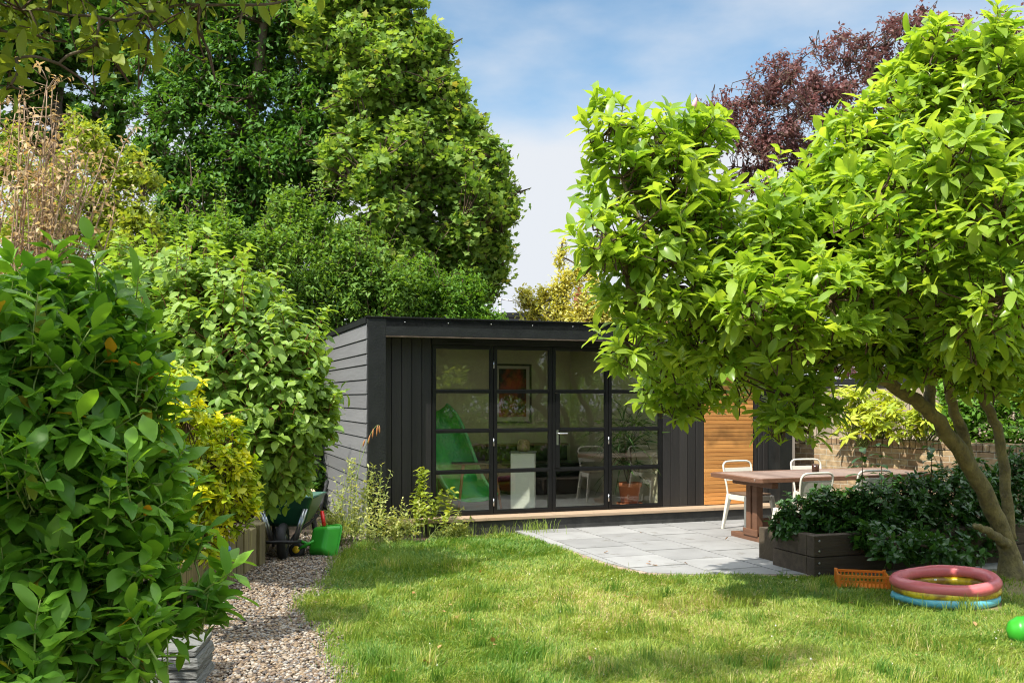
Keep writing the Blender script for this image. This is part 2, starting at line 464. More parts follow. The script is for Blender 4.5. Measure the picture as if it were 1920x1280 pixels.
M['leaf_dry'] = leafmat('leaf_dry', (0.50, 0.32, 0.13), (0.62, 0.50, 0.28), 0.36, 0.6, tcol=(1.25, 1.1, 0.75))
M['leaf_lightgreen'] = leafmat('leaf_lightgreen', (0.22, 0.33, 0.04), (0.42, 0.47, 0.07), 0.38, 0.5)
M['leaf_fatsia'] = leafmat('leaf_fatsia', (0.28, 0.40, 0.03), (0.55, 0.57, 0.06), 0.36, 0.36)
M['leaf_olive'] = leafmat('leaf_olive', (0.17, 0.26, 0.035), (0.32, 0.40, 0.06), 0.52, 0.45)
M['leaf_weed'] = leafmat('leaf_weed', (0.24, 0.32, 0.06), (0.58, 0.58, 0.24), 0.38, 0.55)
M['leaf_planter_shaded'] = leafmat('leaf_planter_shaded', (0.030, 0.090, 0.018), (0.066, 0.17, 0.028), 0.28, 0.34)  # magnolia shade worked into a darker leaf green
M['leaf_palm'] = leafmat('leaf_palm', (0.05, 0.11, 0.025), (0.10, 0.17, 0.035), 0.25, 0.45)
M['leaf_fallen'] = leafmat('leaf_fallen', (0.40, 0.17, 0.055), (0.52, 0.31, 0.14), 0.1, 0.6)
M['grass'] = leafmat('grass', (0.085, 0.215, 0.022), (0.38, 0.46, 0.075), 0.34, 0.5, tcol=(1.3, 1.2, 0.5), c3=(0.62, 0.54, 0.25))

def island_tone(m, lo, hi):
    nt = m.node_tree; N, L = nt.nodes, nt.links
    inp = N['Principled BSDF'].inputs['Base Color']
    g_ = N.new('ShaderNodeNewGeometry'); r_ = N.new('ShaderNodeMapRange')
    r_.inputs['To Min'].default_value = lo; r_.inputs['To Max'].default_value = hi
    v_ = N.new('ShaderNodeVectorMath'); v_.operation = 'SCALE'
    L.new(g_.outputs['Random Per Island'], r_.inputs['Value'])
    L.new(inp.links[0].from_socket, v_.inputs[0]); L.new(r_.outputs['Result'], v_.inputs['Scale']); L.new(v_.outputs[0], inp)
for k_, lo_, hi_ in (('paving', .80, 1.10), ('grey_cladding', .86, 1.10), ('dark_board', .7, 1.35), ('old_timber', .65, 1.25), ('fence_wood', .75, 1.15), ('sleeper', .75, 1.2), ('brick', .8, 1.15), ('edging', .7, 1.15), ('table_top', .8, 1.2)):
    island_tone(M[k_], lo_, hi_)

def stains(m, scale, lo, amt):
    """small dark spots and drifts of dirt lying on a surface"""
    nt = m.node_tree; N, L = nt.nodes, nt.links
    inp = N['Principled BSDF'].inputs['Base Color']; src = inp.links[0].from_socket
    t_ = N.new('ShaderNodeTexCoord')
    a_ = N.new('ShaderNodeTexNoise'); a_.inputs['Scale'].default_value = scale; a_.inputs['Detail'].default_value = 9; a_.inputs['Roughness'].default_value = .72
    r_ = N.new('ShaderNodeMapRange'); r_.interpolation_type = 'SMOOTHSTEP'
    r_.inputs['From Min'].default_value = lo; r_.inputs['From Max'].default_value = lo + .12; r_.inputs['To Max'].default_value = amt
    x_ = N.new('ShaderNodeMix'); x_.data_type = 'RGBA'; x_.inputs['B'].default_value = (0.10, 0.085, 0.06, 1)
    L.new(t_.outputs['Object'], a_.inputs['Vector']); L.new(a_.outputs['Fac'], r_.inputs['Value']); L.new(r_.outputs['Result'], x_.inputs['Factor'])
    L.new(src, x_.inputs['A']); L.new(x_.outputs['Result'], inp)
stains(M['paving'], 3.5, .56, .55)
stains(M['deck_wood'], 6, .56, .5)
stains(M['mag_bark'], 16, .54, .8)
stains(M['pool_pink'], 9, .60, .35)

def gravelmat():
    m = bpy.data.materials.new('pebble'); m.use_nodes = True
    nt = m.node_tree; N, L = nt.nodes, nt.links
    p = N['Principled BSDF']; p.inputs['Roughness'].default_value = 0.75
    a = N.new('ShaderNodeAttribute'); a.attribute_name = 'var'
    rp = N.new('ShaderNodeValToRGB'); rp.color_ramp.interpolation = 'CONSTANT'
    cols = [(0.33, 0.245, 0.16), (0.21, 0.15, 0.10), (0.43, 0.35, 0.26), (0.12, 0.095, 0.08), (0.52, 0.46, 0.38), (0.36, 0.255, 0.15), (0.27, 0.255, 0.24), (0.24, 0.165, 0.105)]
    e = rp.color_ramp.elements
    e[0].position = 0; e[0].color = (*[c * .74 for c in cols[0]], 1); e[1].position = 1 / 8; e[1].color = (*[c * .74 for c in cols[1]], 1)
    for i in range(2, 8):
        x = e.new(i / 8); x.color = (*[c * .74 for c in cols[i]], 1)
    L.new(a.outputs['Fac'], rp.inputs['Fac']); L.new(rp.outputs['Color'], p.inputs['Base Color'])
    return m
M['pebble'] = gravelmat()

# ------------------------------------------------------------------ foliage tools (numpy)
def leaf_tpl(kind, w=0.42, fold=0.10, droop=0.12):
    """unit leaf along +X, face up +Z -> verts, list of face arrays"""
    if kind == 'far':
        v = [(0, 0, 0), (0.5, -w / 2, fold), (1, 0, -droop), (0.5, w / 2, fold)]
        return np.array(v, np.float32), [np.array([(0, 1, 2), (0, 2, 3)])]
    if kind == 'star':   # lobed, maple-like
        a = [(0, 0), (0.10, -0.42), (0.40, -0.30), (0.55, -0.62), (0.68, -0.26), (1.0, 0), (0.68, 0.26), (0.55, 0.62), (0.40, 0.30), (0.10, 0.42)]
        v = [(x, y, fold * abs(y) * 2 - droop * x * x) for x, y in a] + [(0.45, 0, -0.02)]
        n = len(a)
        return np.array(v, np.float32), [np.array([(10, i, (i + 1) % n) for i in range(n)])]
    if kind == 'mid':
        v = [(0, 0, 0), (0.35, -w * .5, fold), (0.36, 0, -.01), (0.35, w * .5, fold), (0.72, -w * .36, fold * .5 - droop * .5), (0.72, 0, -droop * .45), (0.72, w * .36, fold * .5 - droop * .5), (1, 0, -droop)]
        q = [(1, 4, 5, 2), (2, 5, 6, 3)]; t = [(0, 1, 2), (0, 2, 3), (4, 7, 5), (5, 7, 6)]
        return np.array(v, np.float32), [np.array(q), np.array(t)]
    # 'fine'
    st = [(0.12, .28), (0.32, .80), (0.52, 1.0), (0.72, .80), (0.88, .45)]
    v = [(0, 0, 0)]
    for t, k in st:
        zz = -droop * t * t * 1.3
        wv = 0.03 * math.sin(t * 9)
        v += [(t, -w / 2 * k, zz + fold * k + wv), (t, 0, zz), (t, w / 2 * k, zz + fold * k - wv)]
    v.append((1, 0, -droop * 1.3))
    q, n = [], len(st)
    for i in range(n - 1):
        a, b = 1 + 3 * i, 4 + 3 * i
        q += [(a, b, b + 1, a + 1), (a + 1, b + 1, b + 2, a + 2)]
    L_ = 1 + 3 * (n - 1); T = len(v) - 1
    t = [(0, 1, 2), (0, 2, 3), (L_, T, L_ + 1), (L_ + 1, T, L_ + 2)]
    return np.array(v, np.float32), [np.array(q), np.array(t)]

def unit(a):
    return a / np.maximum(np.linalg.norm(a, axis=-1, keepdims=True), 1e-9)

def place(tpl, P, D, Nn, size, wscale=None):
    tv, tf = tpl
    x = unit(D); z = unit(Nn - x * np.sum(Nn * x, -1, keepdims=True)); y = np.cross(z, x)
    s = np.asarray(size)[:, None, None]
    ws = 1.0 if wscale is None else np.asarray(wscale)[:, None, None]
    V = P[:, None, :] + s * (x[:, None, :] * tv[None, :, 0:1] + ws * y[:, None, :] * tv[None, :, 1:2] + z[:, None, :] * tv[None, :, 2:3])
    n, k = len(P), len(tv)
    offs = (np.arange(n) * k)[:, None, None]
    faces = [(f[None] + offs).reshape(-1, f.shape[1]) for f in tf]
    return V.reshape(-1, 3), faces, k

def rdir(n):
    return unit(rng.normal(size=(n, 3)))

def lobes3(spec, default_Y=None, dscale=1.0):
    """[(px,py,rpx,Y)] -> centres, radii"""
    C, Rr = [], []
    for s in spec:
        Y = s[3] if len(s) > 3 else default_Y
        c = at(s[0], s[1], Y)
        r = s[2] / F * Y
        C.append(c); Rr.append((r, r * dscale, r))
    return np.array(C), np.array(Rr)

def sub_lobes(C, Rr, k, frac, where=0.72, flat=1.0):
    cs, rs = [], []
    for c, r in zip(C, Rr):
        d = rdir(k)
        rad = where * (0.75 + 0.45 * rng.random((k, 1)))
        cs.append(c + d * r * rad)
        f = frac * (0.7 + 0.6 * rng.random((k, 1)))
        rs.append(np.repeat(f, 3, 1) * r * np.array([1.1, 1.1, flat]))
    return np.concatenate(cs), np.concatenate(rs)

def sprig_points(C, Rr, n, inner=0.45, zmin=0.05, soft=False):
    w = (Rr[:, 0] * Rr[:, 2]); w = w / w.sum()
    idx = rng.choice(len(C), n, p=w)
    d = rdir(n)
    rad = inner + (1 - inner) * np.sqrt(rng.random((n, 1)))
    rad = np.where(rng.random((n, 1)) < .13, 1.0 + .32 * rng.random((n, 1)), rad)
    if soft:
        rad = np.abs(rng.normal(size=(n, 1))) * .62
    P = C[idx] + d * Rr[idx] * rad
    ok = P[:, 2] > zmin
    return P[ok], d[ok], idx[ok]

def leaves_on(P, O, k, size, tpl, alpha=(35, 85), along=0.0, L=0.1, up=0.55, out=0.6, rand=0.45, droop=0.0, jsize=0.3, ws=(0.85, 1.15), axis=None, nup=0.8):
    """leaf whorls/sprays at sprig points P with outward dirs O"""
    n = len(P)
    if axis is None:
        axis = unit(O * out + np.array([0, 0, up]) + rand * rng.normal(size=(n, 3)) * 0.6)
    a1 = unit(np.cross(axis, rng.normal(size=(n, 3)))); a2 = np.cross(axis, a1)
    ph = (np.arange(k) * 2.39996)[None, :] + rng.random((n, 1)) * 6.28 + rng.normal(size=(n, k)) * 0.25
    al = np.radians(alpha[0] + (alpha[1] - alpha[0]) * rng.random((n, k)))
    rad = a1[:, None] * np.cos(ph)[..., None] + a2[:, None] * np.sin(ph)[..., None]
    D = axis[:, None] * np.cos(al)[..., None] + rad * np.sin(al)[..., None]
    D = D + np.array([0, 0, -droop])
    tpos = (np.arange(k) / max(k - 1, 1))[None, :, None] * along * L
    Pp = P[:, None] - axis[:, None] * tpos + rng.normal(size=(n, k, 3)) * 0.004
    Nn = axis[:, None] * 0.55 + np.array([0, 0, nup]) - 0.0 * rad + 0.30 * rng.normal(size=(n, k, 3))
    S = size * (1 + jsize * (rng.random((n, k)) * 2 - 1))
    W = ws[0] + (ws[1] - ws[0]) * rng.random((n, k))
    V, F_, kv = place(tpl, Pp.reshape(-1, 3), D.reshape(-1, 3), Nn.reshape(-1, 3), S.ravel(), W.ravel())
    base = np.repeat(rng.random(n) * 0.75, k) + rng.random(n * k) * 0.25
    return V, F_, np.repeat(base, kv), axis

def join(parts):
    V, F_, A, o = [], {}, [], 0
    for v, f, a in parts:
        V.append(v); A.append(a)
        for q in f:
            F_.setdefault(q.shape[1], []).append(q + o)
        o += len(v)
    return np.concatenate(V), [np.concatenate(q) for q in F_.values()], np.concatenate(A)

def stems(P0, P1, r0, r1, bend=0.0):
    """thin three-sided stems from P0 to P1 (numpy)"""
    n = len(P0)
    d = unit(P1 - P0)
    a = unit(np.cross(d, rng.normal(size=(n, 3)))); b = np.cross(d, a)
    mid = (P0 + P1) / 2 + a * bend * np.linalg.norm(P1 - P0, axis=1, keepdims=True)
    rings = []
    for p, r in ((P0, r0), (mid, (r0 + r1) / 2), (P1, r1)):
        for k in range(3):
            t = 2.0944 * k
            rings.append(p + (a * math.cos(t) + b * math.sin(t)) * r)
    V = np.stack(rings, 1).reshape(-1, 3)
    q = []
    for i in (0, 3):
        for k in range(3):
            q.append((i + k, i + (k + 1) % 3, i + 3 + (k + 1) % 3, i + 3 + k))
    q = np.array(q)
    return V, [(q[None] + (np.arange(n) * 9)[:, None, None]).reshape(-1, 4)]

def smooth_path(pts, sub=5, jitter=0.0):
    pts = [Vector(p) for p in pts]
    out = []
    for i in range(len(pts) - 1):
        p0, p1, p2, p3 = pts[max(i - 1, 0)], pts[i], pts[i + 1], pts[min(i + 2, len(pts) - 1)]
        for s in range(sub):
            t = s / sub
            q = 0.5 * ((2 * p1) + (p2 - p0) * t + (2 * p0 - 5 * p1 + 4 * p2 - p3) * t * t + (3 * p1 - p0 - 3 * p2 + p3) * t ** 3)
            if jitter:
                q = q + Vector((random.gauss(0, jitter), random.gauss(0, jitter), random.gauss(0, jitter)))
            out.append(q)
    out.append(pts[-1])
    return out

def limb(mb, pts, r0, r1, n=8, sub=5, jitter=0.0, flare=0.0):
    p = smooth_path(pts, sub, jitter)
    m = len(p) - 1
    mb.tube(p, [(r0 + (r1 - r0) * (i / m)) * (1 + flare * max(0, 1 - i / 5)) * (1 + (random.uniform(-.05, .05) if r0 > .05 else 0)) for i in range(m + 1)], n)
    return p

def grow_limbs(mb, roots, C, r_base, r_tip=0.006, n=6):
    """connect lobe centres to the nearest point of the growing skeleton; roots: list of (Vector, radius)"""
    nodes = list(roots)
    todo = [Vector(c) for c in C]
    todo.sort(key=lambda c: min((c - q).length for q, _ in roots))
    for c in todo:
        best = min(nodes, key=lambda q: (q[0] - c).length * (1.25 if q[0].z > c.z + 0.05 else 1.0) - q[1] * 3)
        q, rq = best
        d = (c - q).length
        if d < 0.03: continue
        mid = q.lerp(c, 0.5) + Vector((random.gauss(0, .08), random.gauss(0, .08), random.gauss(0.02, .05))) * d
        r0 = max(min(rq * 0.72, r_base), r_tip * 1.3)
        p = limb(mb, [q, mid, c], r0, max(r0 * 0.5, r_tip), n, 4)
        for i in (3, 6, len(p) - 1):
            nodes.append((p[min(i, len(p) - 1)], r0 * (1 - 0.5 * i / len(p))))
    return nodes

def twig_arrays(P, axis, nodes, L, r, frac=0.6):
    """stems from sprig tips back along their axis, some joined to the skeleton"""
    n = len(P)
    sel = rng.random(n) < frac
    P = P[sel]; ax = axis[sel]
    NP = np.array([q for q, _ in nodes])
    back = P - ax * L
    d = np.linalg.norm(back[:, None] - NP[None], axis=2).argmin(1)
    tgt = NP[d]
    v1, f1 = stems(back, P, r, r * 0.6, 0.05)
    v2, f2 = stems(tgt, back, r * 1.6, r, 0.08)
    return np.concatenate([v1, v2]), [np.concatenate([f1[0], f2[0] + len(v1)])]

def plant(name, label, cat, base, crown_parts, wood_mb=None, wood_mat=None, twigs=None, twig_mat=None, leaf_mat=None, group=None, names=('trunk', 'crown'), smooth=True):
    base = Vector(base)
    t = thing(name, label, cat, base, 0, group)
    if wood_mb is not None and wood_mb.v:
        wood_mb.v = [tuple(Vector(p) - base) for p in wood_mb.v]
        wood_mb.build(names[0], wood_mat, t)
    if twigs is not None:
        np_mesh('twigs', twigs[0], twigs[1], twig_mat or wood_mat, t, off=base, smooth=True)
    V, F_, A = join(crown_parts)
    np_mesh(names[1], V, F_, leaf_mat, t, var=np.clip(A, 0, 1), smooth=smooth, off=base)
    return t

# ------------------------------------------------------------------ the setting: ground, gravel, lawn, patio
TH = R(19.65)
C0 = Vector((-1.61, 10.75, 0))
cT, sT = math.cos(TH), math.sin(TH)
def L2W(x, y, z=0.0):
    return Vector((C0.x + x * cT - y * sT, C0.y + x * sT + y * cT, z))
def W2L(X, Y):
    dx, dy = X - C0.x, Y - C0.y
    return (dx * cT + dy * sT, -dx * sT + dy * cT)

g = MB()
nx = 24
g.put([(-160, -60, 0), (160, -60, 0), (160, 260, 0), (-160, 260, 0)], [(0, 1, 2, 3)])
tag(g.build('ground', M['soil']), kind='structure')

EDGE = [gnd(*p) for p in ((652, 1300), (641, 1280), (632, 1240), (618, 1205), (590, 1170), (571, 1148), (580, 1122), (622, 1092), (634, 1052), (667, 1030), (705, 1021), (760, 1016))]
EDGE[0:0] = [Vector((-0.80, 3.6, 0)), Vector((-0.70, 2.0, 0))][::-1]
gp = MB(); gp.put([(-2.75, 1.5, .004), (-0.3, 1.5, .004), (-0.3, 11.6, .004), (-2.75, 11.6, .004)], [(0, 1, 2, 3)])
tag(gp.build('gravel_path', M['gravel_bed']), kind='structure')

lawn_poly = [(p.x, p.y) for p in EDGE] + [tuple(L2W(0.2, -0.55)[:2]), tuple(L2W(2.6, -0.25)[:2]), (6.2, 11.6), (7.5, 9.0), (7.5, 2.0)]
lb = MB(); lb.put([(x, y, .012) for x, y in lawn_poly], [tuple(range(len(lawn_poly)))[::1]])
lo = lb.build('lawn', M['thatch']); tag(lo, kind='structure')
if lo.data.polygons[0].normal.z < 0: lo.data.flip_normals()

# patio of square slabs in staggered rows, clipped to the outline
PAT = [gnd(1022, 1000), gnd(1065, 1029), gnd(1135, 1059), gnd(1215, 1078), gnd(1290, 1081), gnd(1460, 1079), Vector((3.2, 8.55, 0)), Vector((5.3, 9.0, 0))]
PATL = [W2L(p.x, p.y) for p in PAT] + [(7.2, -1.2), (7.2, 0.0), (1.75, 0.0)]
def clip_poly(poly, clip):
    def inside(p, a, b): return (b[0] - a[0]) * (p[1] - a[1]) - (b[1] - a[1]) * (p[0] - a[0]) >= -1e-9
    def inter(p, q, a, b):
        x1, y1, x2, y2 = *p, *q; x3, y3, x4, y4 = *a, *b
        den = (x1 - x2) * (y3 - y4) - (y1 - y2) * (x3 - x4)
        t = ((x1 - x3) * (y3 - y4) - (y1 - y3) * (x3 - x4)) / den
        return (x1 + t * (x2 - x1), y1 + t * (y2 - y1))
    out = poly
    for i in range(len(clip)):
        a, b = clip[i], clip[(i + 1) % len(clip)]
        inp, out = out, []
        if not inp: return []
        for j in range(len(inp)):
            p, q = inp[j - 1], inp[j]
            if inside(q, a, b):
                if not inside(p, a, b): out.append(inter(p, q, a, b))
                out.append(q)
            elif inside(p, a, b): out.append(inter(p, q, a, b))
    return out
def area2(P): return sum(P[i - 1][0] * P[i][1] - P[i][0] * P[i - 1][1] for i in range(len(P)))
def hull(pts):
    pts = sorted(set(pts)); lo_, up_ = [], []
    def cr(o, a, b): return (a[0] - o[0]) * (b[1] - o[1]) - (a[1] - o[1]) * (b[0] - o[0])
    for p in pts:
        while len(lo_) > 1 and cr(lo_[-2], lo_[-1], p) <= 0: lo_.pop()
        lo_.append(p)
    for p in reversed(pts):
        while len(up_) > 1 and cr(up_[-2], up_[-1], p) <= 0: up_.pop()
        up_.append(p)
    return lo_[:-1] + up_[:-1]
PATL = hull(PATL)
pat = thing('patio', None, None, C0, TH)
pat['kind'] = 'structure'
bedm = MB(); bedm.put([(x, y, 0.016) for x, y in PATL], [tuple(range(len(PATL)))])
bedm.build('joint_bed', M['joint'], pat)
sl = MB()
for i in range(-3, 9):
    x0 = 2.5 + 0.6 * i
    off = -0.28 if i % 2 else -0.04
    for j in range(-1, 8):
        y1 = off - 0.6 * j; y0 = y1 - 0.6
        q = clip_poly([(x0 + .008, y0 + .009), (x0 + .592, y0 + .009), (x0 + .592, y1 - .009), (x0 + .008, y1 - .009)], PATL)
        if len(q) >= 3 and abs(area2(q)) > 0.002:
            dz = random.uniform(-.0015, .0015)
            sl.prism(q, 0.01, 0.030 + dz)
sl.build('slabs', M['paving'], pat, bevel=0.003, seg=1)
# mortar and brick edging round the lawn side
ed = MB()
front = [W2L(p.x, p.y) for p in PAT[:7]]
for i in range(len(front) - 1):
    a, b = Vector((*front[i], 0)), Vector((*front[i + 1], 0))
    n = int((b - a).length / 0.105) + 1
    nrm = Vector(((b - a).y, -(b - a).x, 0)).normalized()
    if nrm.y > 0.3: nrm = -nrm
    for k in range(n):
        p, q = a.lerp(b, (k + .03) / n), a.lerp(b, (k + .97) / n)
        w = 0.095 + random.uniform(-.012, .012)
        o1, o2 = p + nrm * 0.004, q + nrm * 0.004
        ed.prism([tuple(o1[:2]), tuple((o1 + nrm * w)[:2]), tuple((o2 + nrm * w)[:2]), tuple(o2[:2])][::1], 0.0, 0.024 + random.uniform(-.003, .003))
ed.build('edging', M['edging'], pat, bevel=0.004, seg=1)

# ------------------------------------------------------------------ garden room
gr = thing('garden_room', 'black clad flat roofed garden room with glazed folding doors', 'garden room', C0, TH)
W_, D_, H_ = 5.63, 3.5, 2.5
RY = 0.25                                     # recess of the front wall
P = MB()                                      # roof with a flat rooflight added unseen over the room to light it
RX0, RX1, RY0, RY1 = 1.1, 3.1, 1.5, 2.6
P.box(-0.01, W_ + 0.01, 0.0, RY0, 2.40, 2.492); P.box(-0.01, W_ + 0.01, RY1, D_ + 0.01, 2.40, 2.492)
P.box(-0.01, RX0, RY0 + .001, RY1 - .001, 2.40, 2.491); P.box(RX1, W_ + 0.01, RY0 + .001, RY1 - .001, 2.40, 2.491)
P.build('roof', M['black_paint'], gr, 0.004)
P = MB(); P.box(RX0 + .01, RX1 - .01, RY0 + .01, RY1 - .01, 2.440, 2.452)
P.build('added_rooflight', M['opal'], gr)
P = MB(); P.box(-0.022, W_ + 0.022, -0.016, 0.06, 2.496, 2.512); P.box(-0.022, 0.06, 0.061, D_ + 0.02, 2.496, 2.511); P.box(W_ - .06, W_ + 0.022, 0.061, D_ + 0.02, 2.496, 2.511)
P.build('roof_edge_trim', M['door_metal'], gr, 0.002)
P = MB()                                      # fascia frame round the front
P.box(0.202, W_ - 0.202, 0.0, 0.03, 2.30, 2.494)
P.build('fascia', M['black_paint'], gr, 0.003)
P = MB(); P.box(0.2, W_ - 0.2, 0.032, RY + 0.02, 2.302, 2.325)
P.build('soffit', M['dark_board'], gr)
P = MB(); P.box(0.2, W_ - 0.2, -0.004, 0.03, 2.286, 2.2985)
P.build('fascia_batten', M['sleeper'], gr)
for x0, x1 in ((0.0, 0.2), (W_ - 0.2, W_)):
    P = MB(); P.box(x0, x1, -0.002, 0.03, 0.02, 2.494); P.box(x0 + .004, x1 - .004, 0.03, RY + 0.05, 0.02, 2.40)
    P.build('corner_post', M['black_paint'], gr, 0.003)
sc_ = MB()
for px in (0.42, 0.93, 1.45, 1.97, 2.49, 3.0, 3.5, 4.0, 4.5, 5.0):
    for zz in (2.455,):
        sc_.M = Matrix.Translation((px, -0.002, zz)) @ Matrix.Rotation(R(90), 4, 'X')
        sc_.lathe([(0.006, 0), (0.0055, 0.003), (0.002, 0.004)], 8)
sc_.M = Matrix.Identity(4)
sc_.build('fascia_screws', M['alu'], gr)
# left side wall, shiplap boards
P = MB()
zs = [0.04, 0.165] + [0.165 + 0.1635 * i for i in range(1, 11)]
zs = zs + [zs[-1] + 0.167, zs[-1] + 0.29, zs[-1] + 0.453]
zs = [z for z in zs if z < 2.41] + [2.43]
for a, b in zip(zs[:-1], zs[1:]):
    P.hexa([(-0.024, 0.03, a + .004), (-0.002, 0.03, a + .004), (-0.002, D_, a + .004), (-0.024, D_, a + .004)],
           [(-0.012, 0.03, b - .004), (-0.002, 0.03, b - .004), (-0.002, D_, b - .004), (-0.012, D_, b - .004)])
P.build('side_cladding', M['grey_cladding'], gr, 0.002, 1)
P = MB(); P.box(-0.03, -0.002, 0.03, D_, 2.434, 2.494)
P.build('side_fascia', M['black_paint'], gr, 0.002)
P = MB(); P.box(0, 0.1, RY + 0.06, D_, 0.02, 2.40); P.box(W_ - 0.1, W_, RY + 0.06, D_, 0.02, 2.40); P.box(0.1, W_ - 0.1, D_ - 0.1, D_, 0.02, 2.40)
P.build('outer_wall', M['dark_board'], gr)
P = MB(); P.box(0.102, 0.12, 0.36, D_ - .12, 0.2, 2.39); P.box(0.102, 3.95, D_ - 0.12, D_ - .102, 0.2, 2.39); P.box(0.12, 3.95, 0.36, RY0, 2.37, 2.396); P.box(0.12, 3.95, RY1, D_ - .12, 2.37, 2.396); P.box(0.12, RX0, RY0 + .001, RY1 - .001, 2.371, 2.396); P.box(RX1, 3.95, RY0 + .001, RY1 - .001, 2.371, 2.396)
P.box(3.90, 3.95, 0.34, D_ - .12, 0.2, 2.37)
P.build('inner_wall', M['cream_wall'], gr)
P = MB(); P.box(0.1, W_ - 0.1, 0.30, D_ - 0.1, 0.10, 0.2)
P.build('floor', M['floor_grey'], gr)
# vertical boards of the front wall
P = MB()
def boards(x0, x1, n):
    w = (x1 - x0) / n
    for i in range(n):
        P.box(x0 + i * w + .003, x0 + (i + 1) * w - .003, RY, RY + 0.022, 0.2, 2.295)
    P.box(x0, x1, RY + .018, RY + 0.07, 0.2, 2.295)
boards(0.2, 0.80, 5); boards(3.845, 4.45, 5); boards(5.19, 5.43, 3)
P.build('front_boards', M['dark_board'], gr, 0.003, 1)
P = MB(); P.box(0.80, 3.845, RY - 0.01, RY + 0.07, 2.225, 2.298)
P.build('door_header', M['black_paint'], gr, 0.003)
# cedar panel
P = MB()
n = 40
for i in range(n):
    z0 = 0.205 + i * (2.09 / n)
    P.box(4.455, 5.185, RY - 0.012 + random.uniform(-.001, .001), RY + 0.015, z0 + 0.003, z0 + 2.09 / n - 0.002)
cp = P.build('cedar_panel', M['cedar'], gr, 0.0015, 1)
P = MB(); P.box(4.45, 5.19, RY + .016, RY + .06, 0.2, 2.297)
P.build('backing', M['dark_board'], cp)
# deck step
P = MB(); P.box(0.2, 7.0, -0.03, 0.12, 0.163, 0.200); P.box(0.2, W_ - .2, 0.124, RY + 0.1, 0.163, 0.198)
P.build('deck_step', M['deck_wood'], gr, 0.004)
P = MB(); P.box(0.0, 7.0, 0.0, 0.05, 0.0, 0.161)
P.build('plinth', M['plinth'], gr, 0.003)
# rain-water vents in the header
P = MB()
P.box(0.98, 1.32, RY - 0.016, RY - .008, 2.243, 2.262)
P.build('trickle_vent', M['door_metal'], gr, 0.002)
# four folding leaves
dx0, dx1 = 0.805, 3.84
lw = (dx1 - dx0) / 4
rows = [0.232, 0.72, 1.205, 1.675, 2.205]
for i in range(4):
    a, b = dx0 + i * lw, dx0 + (i + 1) * lw
    fr = MB()
    st = 0.042
    y0, y1 = RY - 0.002, RY + 0.055
    fr.box(a + .003, a + st, y0, y1, 0.206, 2.222); fr.box(b - st, b - .003, y0, y1, 0.206, 2.222)
    fr.box(a + st, b - st, y0, y1, 0.206, 0.248); fr.box(a + st, b - st, y0, y1, 2.18, 2.222)
    for z in rows[1:4]:
        fr.box(a + st, b - st, y0 + .004, y1 - .004, z - 0.017, z + 0.017)
    if i == 2:
        fr.box(a + st, a + st + 0.055, y0 - .006, y1 - .006, 0.74, 1.655)
    fo = fr.build('folding_door', M['door_metal'], gr, 0.004)
    for k in range(4):
        za = rows[k] + (0.018 if k else 0.018); zb = rows[k + 1] - (0.018 if k < 3 else 0.026)
        gp_ = MB(); x0 = a + st + (.056 if (i == 2 and k in (1, 2)) else .001)
        gp_.box(x0, b - st - .001, RY + 0.022, RY + 0.030, za, zb)
        gp_.build('pane', M['glass'], fo)
    bd = MB()
    for k in range(4):
        za = rows[k] + 0.018; zb = rows[k + 1] - (0.018 if k < 3 else 0.026)
        x0 = a + st + (.056 if (i == 2 and k in (1, 2)) else .001)
        bd.box(x0, b - st - .001, RY + 0.004, RY + 0.02, za, za + .007)
        bd.box(x0, x0 + .006, RY + 0.004, RY + 0.02, za + .0075, zb - .0075)
        bd.box(b - st - .007, b - st - .001, RY + 0.004, RY + 0.02, za + .0075, zb - .0075)
        bd.box(x0, b - st - .001, RY + 0.004, RY + 0.02, zb - .007, zb)
    bd.build('glazing_bead', M['door_metal'], fo)
    hb = MB()
    for z in (0.30, 1.02, 1.95):
        hb.tube([(b, RY - 0.008, z), (b, RY - 0.008, z + 0.09)], 0.008, 8)
    if i in (0, 2): hb.build('hinges', M['steel'], fo)
    if i == 2:
        h = MB(); h.box(a + .052, a + .078, RY - 0.014, RY - .0085, 1.02, 1.20)
        h.tube([(a + .065, RY - .012, 1.16), (a + .065, RY - .055, 1.16), (a + .075, RY - .06, 1.16), (a + .18, RY - .06, 1.16)], 0.009, 8)
        h.build('handle', M['steel'], fo, 0.002)

# ------------------------------------------------------------------ inside the garden room
def in_room(x, y): return L2W(x, y, 0.2)
# pedestal
pd = thing('pedestal', 'cream painted plinth standing inside behind the glazed doors', 'pedestal', L2W(2.14, 0.78, 0.202), TH - R(24))
p = MB(); p.box(-.15, .15, -.15, .15, 0.0, 0.70); p.build('column', M['white_paint'], pd, 0.004)
p = MB(); p.box(-.165, .165, -.165, .165, 0.70, 0.712); p.build('top_slab', M['slate'], pd, 0.002)
sp = MB(); sp.lathe([(0.05, 0), (.085, .01), (.09, .05), (.08, .09), (.088, .12), (.06, .15), (.02, .155)], 14, 1.05, .8)
so = sp.build('sculpture', M['bronze_stone']); so.location = L2W(2.14, 0.78, 0.915); so.rotation_euler = (0, R(3), TH + .4)
tag(so, 'small rough brown carved stone piece resting on the cream pedestal', 'sculpture')
